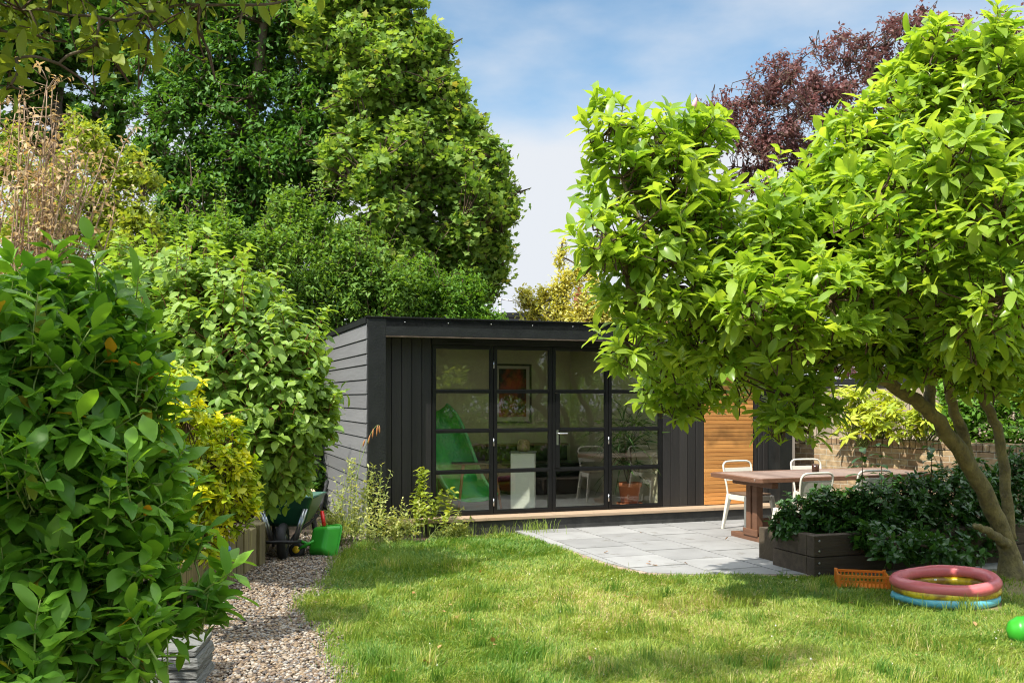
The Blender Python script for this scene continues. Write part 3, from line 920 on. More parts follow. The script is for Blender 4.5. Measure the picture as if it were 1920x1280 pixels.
# framed picture on the back wall
pf = thing('framed_picture', 'tall black framed red print hanging on the back wall inside', 'picture', L2W(2.92, D_ - 0.125, 1.20), TH)
w, h = 0.62, 0.92
p = MB(); p.box(-w/2, -w/2+.03, -.03, 0, 0, h); p.box(w/2-.03, w/2, -.03, 0, 0, h); p.box(-w/2+.03, w/2-.03, -.03, 0, 0, .03); p.box(-w/2+.03, w/2-.03, -.03, 0, h-.03, h)
p.build('frame', M['picture_frame'], pf, .002)
p = MB(); p.box(-w/2+.03, w/2-.03, -.012, -.002, .03, h-.03); p.build('mount', M['picture_mount'], pf)
p = MB(); p.box(-w/2+.085, w/2-.085, -.016, -.0125, .10, h-.075); p.build('print', M['picture_print'], pf)
# second dark framed picture leaning behind the slide
pf2 = thing('framed_picture', 'dark framed panel on the back wall behind the green slide', 'picture', L2W(0.70, D_ - 0.125, 1.10), TH)
p = MB(); p.box(-.42, .42, -.03, 0, 0, .035); p.box(-.42, .42, -.03, 0, .565, .60); p.box(-.42, -.385, -.03, 0, .035, .565); p.box(.385, .42, -.03, 0, .035, .565)
p.build('frame', M['picture_frame'], pf2, .002)
p = MB(); p.box(-.384, .384, -.018, -.004, .036, .564); p.build('panel', M['rubber'], pf2)
# green slide
sl_ = thing('slide', 'green plastic childs slide stored upright inside behind the left door', 'slide', L2W(1.16, 1.2, 0.2), TH)
prof = []
chute = MB()
secs = []
for i in range(17):
    t = i / 16
    y = -0.55 * t + 0.12; z = 1.22 - 1.12 * t + 0.10 * math.sin(t * math.pi * 2.0)
    x = -0.18 + 0.50 * t
    secs.append((x, y, z))
cs = [(-.29, .10), (-.265, .16), (-.22, .03), (-.11, -.02), (.11, -.02), (.22, .03), (.265, .16), (.29, .10)]
vv, ff = [], []
for (x, y, z) in secs:
    for (a, b) in cs:
        vv.append((x + a, y - b * 0.7, z + b * 0.6))
k = len(cs)
for i in range(16):
    for j in range(k - 1):
        ff.append((i * k + j, i * k + j + 1, (i + 1) * k + j + 1, (i + 1) * k + j))
chute.put(vv, ff, True)
co = chute.build('chute', M['slide_plastic'], sl_)
s_ = co.modifiers.new('solid', 'SOLIDIFY'); s_.thickness = 0.012
s_ = co.modifiers.new('sub', 'SUBSURF'); s_.levels = 1; s_.render_levels = 1
rm = MB()
for sx in (-1, 1):
    rm.tube([(x + sx * .27, y - .105, z + .09) for x, y, z in secs], .024, 8)
rm.build('side_rail', M['slide_rail'], co)
fr = MB()
for sx in (-1, 1):
    fr.tube([(-.18 + sx * .2, .14, 1.2), (-.18 + sx * .24, .42, 0.02)], 0.022, 8)
for z in (.3, .6, .9):
    yy = .14 + .28 * (1.2 - z) / 1.18
    fr.tube([(-.40, yy, z), (.05, yy, z)], 0.018, 8)
fr.build('ladder', M['slide_plastic'], sl_)
# wooden stool beside the pedestal: long legs that show through the lower panes
es = thing('side_table', 'small wooden table with splayed reddish legs inside beside the pedestal', 'table', L2W(1.56, 0.95, 0.202), TH)
p = MB()
p.lathe([(.25, .56), (.26, .565), (.26, .58), (.25, .585)], 24, 1.2, .9)
p.build('top', M['picture_frame'], es)
for sx in (-1, 1):
    for sy in (-1, 1):
        p = MB(); p.tube([(sx * .20, sy * .12, .56), (sx * .28, sy * .18, 0.0)], [0.022, 0.016], 8)
        p.build('leg', M['easel_wood'], es)
# pot plant
pp = thing('potted_plant', 'spiky dracaena with bare stems in a terracotta pot inside the right door', 'pot plant', L2W(3.56, 0.62, 0.202), TH)
p = MB(); p.lathe([(.15, 0), (.165, .004), (.17, .03), (.155, .03), (.15, .012)], 28); p.build('saucer', M['terracotta'], pp)
p = MB(); p.lathe([(.105, .014), (.11, .02), (.142, .235), (.158, .237), (.162, .29), (.150, .293), (.145, .262), (.13, .255)], 28); po = p.build('pot', M['terracotta'], pp)
p = MB(); p.lathe([(.13, .250), (.1, .262), (.04, .27)], 20); p.build('compost', M['soil'], po)
p = MB()
limb(p, [(0, 0, .25), (-.03, 0, .5), (-.05, .02, .75), (-.09, .02, 1.0)], .017, .011, 8)
limb(p, [(0, 0, .27), (.03, .02, .5), (.02, .0, .8), (.07, -.01, 1.05)], .015, .010, 8)
limb(p, [(-.02, 0, .27), (-.06, .02, .42), (-.1, 0, .58)], .010, .007, 6)
p.build('stem', M['bark'], pp)
tips = np.array([(-.09, .02, 1.0), (.07, -.01, 1.05), (-.1, 0, .58), (.02, 0, .80)])
tpl = leaf_tpl('fine', w=0.035, fold=0.005, droop=0.8)
V, F_, A, _ = leaves_on(tips, np.tile([[0, 0, 1.0]], (4, 1)), 34, 0.34, tpl, alpha=(5, 95), along=0.6, L=0.12, up=1, out=.2, rand=.1, nup=.5)
np_mesh('foliage', V, F_, M['leaf_palm'], pp, var=A, smooth=True)
sbd = thing('sideboard', 'long dark sideboard standing against the back wall inside the garden room', 'sideboard', L2W(1.5, D_ - .46, 0.202), TH)  # added piece, makes the low back of the room dark
p = MB(); p.box(0, 2.2, 0, .32, .06, .66); p.box(.05, 2.15, .04, .28, 0, .059); p.build('carcass', M['picture_frame'], sbd, .003)
p = MB(); p.box(-.02, 2.22, -.02, .335, .662, .69); p.build('top', M['table_wood'], sbd, .003)
for i in range(4):
    p = MB(); p.box(.012 + i * .545, .545 + i * .545 - .008, -.018, -.002, .075, .645); d_o = p.build('door', M['dark_board'], sbd, .002)
    p = MB(); p.tube([(.48 + i * .545, -.035, .34), (.48 + i * .545, -.035, .44)], .006, 6); p.build('handle', M['steel'], d_o)
# bits stored at the back of the room
st_ = thing('storage_box', 'dark plastic storage box on the floor inside at the back', 'box', L2W(3.0, 2.45, 0.202), TH)
p = MB(); p.hexa([(-.5, -.25, 0), (.5, -.25, 0), (.5, .25, 0), (-.5, .25, 0)], [(-.54, -.28, .42), (.54, -.28, .42), (.54, .28, .42), (-.54, .28, .42)]); p.build('tub', M['rubber'], st_, .01)
p = MB(); p.box(-.56, .56, -.3, .3, .422, .46); p.build('lid', M['picture_frame'], st_, .012)

# ------------------------------------------------------------------ brick raised bed, fences, neighbours
A_, B_ = Vector((3.93, 13.35, 0)), Vector((6.35, 9.45, 0))
ang = math.atan2(B_.y - A_.y, B_.x - A_.x)
bw = thing('brick_wall', 'low yellow stock brick retaining wall of the raised bed', 'wall', A_, ang)
Lw = (B_ - A_).length
p = MB(); p.box(0, Lw, -.0, .22, 0, 0.97); p.build('brick_courses', M['brick'], bw, .006, 1)
p = MB()
n = int(Lw / 0.078)
for i in range(n):
    x0 = i * Lw / n
    p.box(x0 + .004, x0 + Lw / n - .004, -.004 + random.uniform(-.004, .004), .222, 0.976, 1.075 + random.uniform(-.006, .006))
p.build('coping_bricks', M['brick'], bw, .006, 1)
bs = MB(); bs.put([tuple(A_ + Vector((.15, .2, .96))), tuple(B_ + Vector((.2, .1, .96))), (9.5, 11, .96), (9.5, 17, .96), (5.5, 17, .96)], [(0, 1, 2, 3, 4)])
tag(bs.build('raised_soil', M['soil']), kind='structure')

def fence(name, label, a, b, z0, z1, bw_=.12, rail=True, m='fence_wood', capm='black_paint', lean=0):
    a, b = Vector(a), Vector(b)
    t = thing(name, label, 'fence', (a.x, a.y, z0), math.atan2(b.y - a.y, b.x - a.x))
    L_ = (b - a).length; H = z1 - z0
    p = MB(); n = int(L_ / bw_)
    for i in range(n):
        x = i * L_ / n
        p.box(x + .003, x + L_ / n - .003, random.uniform(-.004, .004), .02, 0, H + random.uniform(-.01, 0))
    p.build('boards', M[m], t, .002, 1)
    if rail:
        p = MB(); p.box(-.02, L_ + .02, -.05, .06, H + .002, H + .09); p.build('capping', M[capm], t, .003)
        p = MB(); p.box(0, L_, .022, .07, H * .2, H * .2 + .09); p.box(0, L_, .022, .07, H * .8, H * .8 + .09); p.build('rail', M[m], t)
    return t
fence('board_fence', 'pale vertical board fence with black capping behind the raised bed', (4.6, 15.6, 0), (9.6, 11.2, 0), 0.6, 1.80)
fence('board_fence', 'dark stained board fence behind the left shrubs', (-7.5, 4.0, 0), (-4.6, 15.2, 0), 0, 1.75, m='dark_board')
fence('board_fence', 'dark stained board fence along the back behind the garden room', (-4.6, 15.2, 0), (4.6, 18.2, 0), 0, 1.85, m='dark_board')

# far buildings beyond the garden room roof
h1 = thing('flat_roof_extension', 'grey flat roofed building far behind the garden room', 'building', at(962, 600, 34) - Vector((0, 0, 0)), 0)
h1.location.z = 0
p = MB(); p.box(-.55, .75, 0, 6, 0, 4.42); p.build('wall', M['grey_render'], h1)
p = MB(); p.box(-.62, .82, -.1, 6.1, 4.43, 4.60); p.build('roof', M['black_paint'], h1, .01)
p = MB(); p.box(-.35, .35, -.03, .0, 3.7, 4.25); p.build('window', M['door_metal'], h1)
h2 = thing('brick_chimney_house', 'red brick house end with chimney beyond the golden shrub', 'house', (at(1130, 560, 48).x, 48, 0), R(8))
p = MB(); p.box(-1.2, 6, 0, 6, 0, 4.4); p.build('wall', M['house_brick'], h2)
p = MB(); p.hexa([(-1.4, -.3, 4.41), (6.2, -.3, 4.41), (6.2, 6.3, 4.41), (-1.4, 6.3, 4.41)], [(-1.4, 2.6, 5.9), (6.2, 2.6, 5.9), (6.2, 3.4, 5.9), (-1.4, 3.4, 5.9)]); rf = p.build('roof', M['roof_tile'], h2)
p = MB(); p.box(-.75, -.05, 2.5, 3.5, 5.6, 7.0); p.box(-.80, 0.0, 2.45, 3.55, 7.003, 7.12)
for dx in (-.55, -.25):
    p.M = Matrix.Translation((dx, 3, 7.12)); p.lathe([(.12, 0), (.11, .3), (.13, .32), (.10, .33)], 10)
p.M = Matrix.Identity(4)
p.build('chimney', M['house_brick'], rf)
ae = thing('aerial_pole', 'thin grey pole with aerial rising behind the roof', 'pole', (at(938, 590, 33).x, 33, 0), 0)
p = MB(); p.tube([(0, 0, 0), (0, 0, 5.2)], .045, 8); p.build('mast', M['alu'], ae)
p = MB(); p.tube([(-.1, 0, 5.0), (1.5, 0.6, 4.82)], .02, 6)
for q in np.linspace(.1, .95, 7): p.tube([(-.1 + 1.6 * q, -.2 + .6 * q, 5.0 - .18 * q), (-.1 + 1.6 * q, .2 + .6 * q, 5.0 - .18 * q)], .012, 5)
p.build('antenna', M['alu'], ae)

# ------------------------------------------------------------------ timber retaining wall, sleepers planter, stone
tw = thing('timber_wall', 'retaining wall of weathered upright sleepers beside the gravel path', 'wall', (-2.36, 9.15, 0), 0)
p = MB()
y = 0.0
while y > -5.2:
    w = random.uniform(.17, .22)
    xo = -0.075 * (-y) / 1.3 * .8 if y > -1.3 else -.06 - .02 * (-y - 1.3)
    p.box(xo - .12 + random.uniform(-.008, .008), xo + random.uniform(-.012, .012), y - w + .004, y, -.02, 0.41 + random.uniform(-.02, .02) - (0.02 if y < -1 else 0))
    y -= w
p.build('sleepers', M['old_timber'], tw, .008, 2)
rb = MB(); rb.put([(-2.5, 9.1, .36), (-2.62, 3.0, .34), (-9, 3.0, .34), (-9, 14.8, .36), (-3.3, 14.3, .36), (-3.0, 11.0, .36)], [(0, 5, 4, 3, 2, 1)])
o = rb.build('raised_bed_soil', M['soil']); tag(o, kind='structure')
if o.data.polygons[0].normal.z < 0: o.data.flip_normals()
cl_ = thing('timber_wall', 'short return of the sleeper wall behind the green wheelbarrow', 'wall', (-2.42, 9.2, 0), R(100))
p = MB()
for i in range(9):
    p.box(i * .2 + .003, i * .2 + .197, -.01, .1, 0, .40 + random.uniform(-.02, .02))
p.build('sleepers', M['old_timber'], cl_, .008, 2)

pl_ = thing('sleeper_planter', 'raised planter of dark railway sleepers at the patio corner', 'planter', (2.66, 8.45, 0), TH)
p = MB()
for k, (z0, z1) in enumerate(((0.0, .188), (.194, .382))):
    p.box(0.0, 3.6, 0.0, .11, z0, z1)
    p.box(0.0 + .001 * k, .11, .114, .62, z0, z1)
    p.box(3.5, 3.6, .114, 1.0, z0, z1)
p.build('sleepers', M['sleeper'], pl_, .007, 2)
p = MB(); p.box(.11, 3.5, .11, 1.0, .0, .33); p.build('soil', M['soil'], pl_)
for z in (.05, .14, .245, .335):
    p = MB()
    p.M = Matrix.Translation((.055, -.001, z)) @ Matrix.Rotation(R(90), 4, 'X'); p.lathe([(.011, 0), (.010, .003), (.004, .005)], 10)
    p.build('bolt_head', M['alu'], pl_)

sb = thing('stone_block', 'rough grey slate block edging the gravel path under the hedge', 'stone', (gnd(335, 1290).x, gnd(335, 1290).y + .02, 0), R(4))
p = MB()
random.seed(3)
for k, (z0, z1, e) in enumerate(((0, .07, .02), (.072, .125, .0), (.127, .19, .012), (.192, .235, -.01))):
    p.hexa([(-.12 - e, -.1 - e, z0), (.12 + e, -.11 - e * .4, z0), (.11 + e, .3, z0), (-.12, .3, z0)], [(-.115 - e, -.095 - e * .5, z1), (.118, -.10, z1), (.11, .29, z1), (-.12, .3, z1)])
p.build('layers', M['slate'], sb, .01, 2)

# ------------------------------------------------------------------ table and chairs
T0 = Vector((2.556, 10.0, 0))
def tl(x, y, z=0.0): return Vector((T0.x + x * cT - y * sT, T0.y + x * sT + y * cT, z))
tb = thing('garden_table', 'long dark hardwood trestle table on the patio', 'table', T0, TH)
p = MB()
n = 24; Lt = 2.45
for i in range(n):
    x0 = 0.004 + i * (Lt - .008) / n
    p.box(x0 + .002, x0 + (Lt - .008) / n - .003, .06, .93, .722, .750)
p.build('slats', M['table_top'], tb, .003, 1)
p = MB()
p.box(0.07, Lt - .07, 0.0, .057, .705, .751); p.box(0.07, Lt - .07, .933, .99, .705, .751)
p.prism([(0.0, .08), (0.068, 0.0), (0.068, .99), (0.0, .91)], .705, .7515); p.prism([(Lt, .91), (Lt - .068, .99), (Lt - .068, 0), (Lt, .08)], .705, .7515)
p.build('frame', M['table_wood'], tb, .004)
for sx in (.30, Lt - .30):
    p = MB()
    p.box(sx - .045, sx + .045, .10, .90, .0, .085); p.box(sx - .04, sx + .04, .12, .88, .63, .689)
    for yy in (.40, .52):
        p.box(sx - .04, sx + .04, yy, yy + .085, .086, .629)
    p.box(sx - .06, sx - .041, .37, .64, .086, .16)
    p.build('leg', M['table_wood'], tb, .004)
p = MB(); p.box(.345, Lt - .345, .47, .53, .17, .27); p.build('stretcher', M['table_wood'], tb, .004)
cd = thing('candle_jar', 'small dark amber glass candle jar on the table top', 'jar', tl(1.18, .60, .7525), 0)
p = MB(); p.lathe([(.036, 0), (.040, .004), (.040, .088), (.037, .088), (.036, .02)], 20); p.build('jar', M['amber_glass'], cd)
p = MB(); p.lathe([(.034, .02), (.034, .05), (.004, .052)], 16); p.build('wax', M['white_paint'], cd)

def make_chair(label):
    c = thing('patio_chair', label, 'chair', (0, 0, 0), 0, 'cream metal chairs round the garden table')
    p = MB(); p.box(-.175, .175, -.18, .17, .447, .468); p.build('seat', M['seat_wood'], c, .008)
    p = MB(); p.box(-.185, .185, -.188, -.176, .385, .446); p.box(-.185, .185, .168, .18, .385, .446); p.box(-.187, -.176, -.175, .167, .385, .446); p.box(.176, .187, -.175, .167, .385, .446)
    p.build('apron', M['chair_paint'], c, .003)
    for sx in (-1, 1):
        for sy in (-1, 1):
            p = MB()
            p.hexa([(sx * .235 - .014, sy * .225 - .014, 0), (sx * .235 + .014, sy * .225 - .014, 0), (sx * .235 + .014, sy * .225 + .014, 0), (sx * .235 - .014, sy * .225 + .014, 0)],
                   [(sx * .172 - .028, sy * .170 - .026, .444), (sx * .172 + .028, sy * .170 - .026, .444), (sx * .172 + .028, sy * .170 + .026, .444), (sx * .172 - .028, sy * .170 + .026, .444)])
            p.build('leg', M['chair_paint'], c, .006)
    p = MB()
    pts = [(-.18, .185, .40), (-.185, .20, .52), (-.20, .225, .66), (-.205, .245, .765), (-.193, .252, .80), (-.165, .256, .822), (-.10, .258, .83), (.10, .258, .83), (.165, .256, .822), (.193, .252, .80), (.205, .245, .765), (.20, .225, .66), (.185, .20, .52), (.18, .185, .40)]
    p.tube(smooth_path(pts, 3), .0115, 10); p.build('back_rail', M['chair_paint'], c)
    p = MB()
    p.hexa([(-.19, .214, .60), (.19, .214, .60), (.19, .220, .60), (-.19, .220, .60)], [(-.195, .240, .752), (.195, .240, .752), (.195, .246, .752), (-.195, .246, .752)])
    p.build('back_panel', M['chair_paint'], c, .002)
    return c
chair = make_chair('cream metal chair on the far side at the table end nearest the doors')
def put_chair(o, x, y, rz):
    o.location = tl(x, y); o.rotation_euler = (0, 0, TH + rz)
put_chair(chair, .74, 1.25, R(4))
for (x, y, rz, lab) in ((1.68, 1.24, R(-6), 'cream metal chair on the far side in front of the brick wall'),
                        (.42, -.16, R(184), 'cream metal chair pushed in on the near side behind the planter shrubs'),
                        (1.26, -.06, R(176), 'cream metal chair half hidden by tall planter stems on the near side')):
    c = copy_tree(chair); c['label'] = lab
    put_chair(c, x, y, rz)

# ------------------------------------------------------------------ paddling pool, crate, green toy
pool = thing('paddling_pool', 'small inflatable paddling pool with pink, yellow and blue rings on the grass', 'paddling pool', (3.38, 7.48, .015), R(10))
def ring(z, R0, r, m, sag):
    p = MB()
    n, k = 56, 14
    vv, ff = [], []
    for i in range(n):
        a = 2 * math.pi * i / n
        wob = 1 + .02 * math.sin(3 * a + z * 30) + .008 * math.sin(7 * a)
        zz = z + sag * math.sin(a + .5) + .006 * math.sin(2 * a + 1)
        rr = r * (1 + .06 * math.sin(5 * a + z * 9) - .05 * (abs(math.sin(11 * a)) > .985))
        for j in range(k):
            b = 2 * math.pi * j / k
            q = (R0 * wob + rr * 1.15 * math.cos(b))
            vv.append((q * math.cos(a), q * math.sin(a) * .76, zz + rr * .95 * math.sin(b)))
    for i in range(n):
        for j in range(k):
            i2, j2 = (i + 1) % n, (j + 1) % k
            ff.append((i * k + j, i2 * k + j, i2 * k + j2, i * k + j2))
    p.put(vv, ff, True)
    return p.build('ring', m, pool)
tag(ring(.037, .380, .039, M['pool_blue'], .0), 'light blue bottom ring')
tag(ring(.098, .378, .037, M['pool_yellow'], .009), 'yellow middle ring with dirt marks')
tag(ring(.162, .376, .049, M['pool_pink'], .024), 'pink top ring')
p = MB(); p.lathe([(.37, .02), (.2, .026), (.01, .022)], 40, 1, .76); p.build('floor', M['pool_yellow'], pool)
p = MB(); p.lathe([(.010, 0), (.011, .012), (.006, .014)], 10); v_ = p.build('valve', M['white_paint'], pool); v_.location = (-.24, -.225, .21)

cr = thing('plastic_crate', 'orange plastic crate with ribbed sides on the grass by the planter', 'crate', (gnd(1612, 1106).x + .05, gnd(1612, 1106).y + .09, .015), R(-14))
p = MB()
w, d, h = .195, .14, .115
def crate_side(M4, L_):
    p.M = M4
    p.box(-L_, L_, -.006, .006, h - .022, h); p.box(-L_, L_, -.006, .006, .0, .02)
    n = int(L_ * 2 / .03)
    for i in range(n + 1):
        x = -L_ + i * 2 * L_ / n
        p.box(x - .006, x + .006, -.007, .005, .0205, h - .0225)
    p.box(-L_ + .001, L_ - .001, -.003, .003, .055, .068)
crate_side(Matrix.Translation((0, -d, 0)), w - .008)
crate_side(Matrix.Translation((0, d, 0)) @ Matrix.Rotation(math.pi, 4, 'Z'), w - .008)
crate_side(Matrix.Translation((-w, 0, 0)) @ Matrix.Rotation(-math.pi / 2, 4, 'Z'), d - .008)
crate_side(Matrix.Translation((w, 0, 0)) @ Matrix.Rotation(math.pi / 2, 4, 'Z'), d - .008)
p.M = Matrix.Identity(4)
p.box(-w + .012, w - .012, -d + .012, d - .012, .002, .012)
p.build('basket', M['orange_plastic'], cr, .0015, 1)
for sx in (-1, 1):
    for sy in (-1, 1):
        p = MB(); p.box(sx * w - .014, sx * w + .014, sy * d - .014, sy * d + .014, -.004, h + .008)
        p.build('corner', M['orange_plastic'], cr, .004)

gt = thing('plastic_toy', 'rounded bright green plastic toy lying in the grass at the right edge', 'toy', (gnd(1918, 1212).x + .11, gnd(1918, 1212).y + .06, .085), R(-15))
p = MB(); p.M = Matrix.Rotation(R(90), 4, 'Y')
pr = []
for i in range(26):
    t = i / 25
    z = -.17 + .34 * t
    r = .098 * (1 - abs(2 * t - 1) ** 3.2) ** .5 + .003 * math.sin(t * 40)
    pr.append((max(r, .002), z))
p.lathe(pr, 28, 1, 1); p.M = Matrix.Identity(4)
p.build('body', M['lime_plastic'], gt)

# ------------------------------------------------------------------ wheelbarrow and toy barrow, pale block, blue can
wb = thing('wheelbarrow', 'dark green wheelbarrow with silver supports parked on the gravel', 'wheelbarrow', (-2.27, 9.66, 0), R(5))
p = MB()                                         # tray, the wheel towards the camera (-y)
bot = [(-.17, -.02, .30), (.17, -.02, .30), (.20, .52, .30), (-.20, .52, .30)]
top = [(-.29, -.26, .62), (.29, -.26, .62), (.32, .74, .57), (-.32, .74, .57)]
p.put(bot + top, [(3, 2, 1, 0), (0, 1, 5, 4), (1, 2, 6, 5), (2, 3, 7, 6), (3, 0, 4, 7)], False)
tr = p.build('tray', M['barrow_green'], wb)
b_ = tr.modifiers.new('bevel', 'BEVEL'); b_.width = .05; b_.segments = 4; b_.limit_method = 'ANGLE'; b_.angle_limit = R(20)
s_ = tr.modifiers.new('solid', 'SOLIDIFY'); s_.thickness = .006
p = MB(); p.tube([(*t[:2], t[2]) for t in top], .011, 8, closed=True); p.build('rim', M['barrow_green'], tr)
p = MB()
for sx in (-1, 1):
    p.tube(smooth_path([(sx * .07, -.22, .17), (sx * .12, 0, .26), (sx * .24, .6, .34), (sx * .27, 1.05, .56), (sx * .27, 1.25, .62)], 4), .016, 10)
p.tube(smooth_path([(-.15, -.10, .17), (-.13, -.36, .20), (0, -.42, .21), (.13, -.36, .20), (.15, -.10, .17)], 4), .016, 8)
p.build('frame', M['rubber'], wb)
for sx in (-1, 1):
    p = MB(); p.tube([(sx * .10, -.18, .18), (sx * .20, -.18, .50)], .017, 8); p.tube([(sx * .125, -.19, .18), (sx * .225, -.19, .50)], .012, 8); p.build('support', M['steel'], wb)
    p = MB(); p.tube([(sx * .20, .45, .32), (sx * .23, .62, .0), (sx * .19, .80, .33)], .014, 8); p.build('leg', M['rubber'], wb)
    p = MB(); p.tube([(sx * .27, 1.16, .595), (sx * .27, 1.30, .64)], .024, 10); p.build('grip', M['rubber'], wb)
wh = MB(); wh.M = Matrix.Translation((0, -.22, .185)) @ Matrix.Rotation(R(90), 4, 'Y')
pts = []
n, k = 36, 12
vv, ff = [], []
for i in range(n):
    a = 2 * math.pi * i / n
    for j in range(k):
        b = 2 * math.pi * j / k
        q = .14 + .045 * math.cos(b)
        vv.append((q * math.cos(a), q * math.sin(a), .043 * math.sin(b)))
for i in range(n):
    for j in range(k):
        ff.append((i * k + j, ((i + 1) % n) * k + j, ((i + 1) % n) * k + (j + 1) % k, i * k + (j + 1) % k))
wh.put(vv, ff, True); wo = wh.build('wheel', M['rubber'], wb)
wh = MB(); wh.M = Matrix.Translation((0, -.22, .185)) @ Matrix.Rotation(R(90), 4, 'Y'); wh.lathe([(.10, -.02), (.04, -.045), (.04, .045), (.10, .02)], 20); wh.build('rim', M['steel'], wo)

ty = thing('toy_wheelbarrow', 'lime green toy wheelbarrow tipped on its nose with a red handle', 'toy', (-1.98, 9.66, 0), R(-38))
tm = Matrix.Translation((0, 0, .0)) @ Matrix.Rotation(R(-62), 4, 'X')
p = MB(); p.M = Matrix.Translation((0.05, 0.06, .16)) @ Matrix.Rotation(R(68), 4, 'X') @ Matrix.Rotation(R(8), 4, 'Z')
bot = [(-.105, -.13, -.08), (.105, -.13, -.08), (.11, .12, -.08), (-.11, .12, -.08)]
top = [(-.165, -.19, .06), (.165, -.19, .06), (.165, .17, .06), (-.165, .17, .06)]
_tub_rim = [(x * 1.01, y * 1.01, -z) for x, y, z in top]
p.put([(x, y, -z) for x, y, z in bot + top], [(3, 2, 1, 0)[::-1], (0, 1, 5, 4)[::-1], (1, 2, 6, 5)[::-1], (2, 3, 7, 6)[::-1], (3, 0, 4, 7)[::-1]])
t_o = p.build('tub', M['lime_plastic'], ty)
_rm = MB(); _rm.M = p.M.copy(); _rm.tube(smooth_path([Vector(a).lerp(Vector(_tub_rim[(i + 1) % 4]), t) for i, a in enumerate(_tub_rim) for t in (.12, .5, .88)] + [Vector(_tub_rim[0]).lerp(Vector(_tub_rim[1]), .12)], 3), .010, 8); _rm.build('rim', M['lime_plastic'], t_o)
b_ = t_o.modifiers.new('bevel', 'BEVEL'); b_.width = .035; b_.segments = 4; b_.limit_method = 'ANGLE'; b_.angle_limit = R(20)
s_ = t_o.modifiers.new('solid', 'SOLIDIFY'); s_.thickness = .008
p = MB(); p.tube([(-.05, -.02, .12), (-.22, -.10, .17)], .017, 8); p.tube([(-.02, -.10, .12), (-.12, -.16, .07)], .016, 8); p.tube([(.05, -.06, .17), (-.06, -.16, .095)], .014, 8); p.build('fork', M['lime_plastic'], ty)
wh = MB(); wh.M = Matrix.Translation((-.10, -.15, .075)) @ Matrix.Rotation(R(35), 4, 'Z') @ Matrix.Rotation(R(72), 4, 'X')
wh.lathe([(.045, -.035), (.072, -.03), (.078, -.015), (.078, .015), (.072, .03), (.045, .035)], 24); wo = wh.build('wheel', M['rubber'], ty)
wh = MB(); wh.M = Matrix.Translation((-.10, -.15, .075)) @ Matrix.Rotation(R(35), 4, 'Z') @ Matrix.Rotation(R(72), 4, 'X'); wh.lathe([(.040, -.03), (.036, .042), (.015, .05)], 16); wh.build('hub', M['yellow_plastic'], wo)
p = MB(); p.tube([(.02, .10, .30), (-.05, .13, .44)], .02, 10); p.build('handle', M['red_plastic'], ty)

psb = thing('pale_block', 'pale sandy block lying behind the green wheelbarrow', 'block', (at(566, 935, 11.0).x, 11.0, .36), R(20))
p = MB(); p.hexa([(-.24, -.16, 0), (.22, -.16, 0), (.24, .16, 0), (-.22, .16, 0)], [(-.20, -.14, .19), (.14, -.14, .17), (.16, .14, .18), (-.19, .14, .2)]); p.build('stone', M['pale_stone'], psb, .025, 3)

bc = thing('watering_can', 'blue plastic watering can half hidden by leaves at the sleeper wall', 'watering can', (gnd(400, 1090).x + .10, gnd(400, 1090).y - .02, .005), R(20))
p = MB(); p.lathe([(.10, 0), (.105, .01), (.095, .22), (.09, .25), (.07, .27), (.05, .26)], 24, 1, .8); p.build('body', M['blue_plastic'], bc)
p = MB(); p.tube(smooth_path([(.0, -.05, .26), (.0, .0, .35), (0, .10, .33), (.0, .13, .2), (0, .09, .06)], 4), .013, 8); p.build('handle', M['blue_plastic'], bc)
p = MB(); p.tube([(0, -.07, .06), (0, -.16, .16), (0, -.23, .30)], [.028, .02, .014], 10)
p.M = Matrix.Translation((0, -.235, .305)) @ Matrix.Rotation(R(40), 4, 'X'); p.lathe([(.014, -.01), (.045, .02), (.04, .025)], 14); p.M = Matrix.Identity(4)
p.build('spout', M['blue_plastic'], bc)

# ------------------------------------------------------------------ trees and shrubs
T_FAR, T_STAR, T_MID = leaf_tpl('far', .55, .08, .12), leaf_tpl('star', fold=.06, droop=.15), leaf_tpl('mid', .46, .07, .14)
T_BIG = leaf_tpl('fine', w=.38, fold=.07, droop=.18)
T_LAUR = leaf_tpl('fine', w=.42, fold=.05, droop=.10)
T_CORN = leaf_tpl('fine', w=.58, fold=.07, droop=.22)

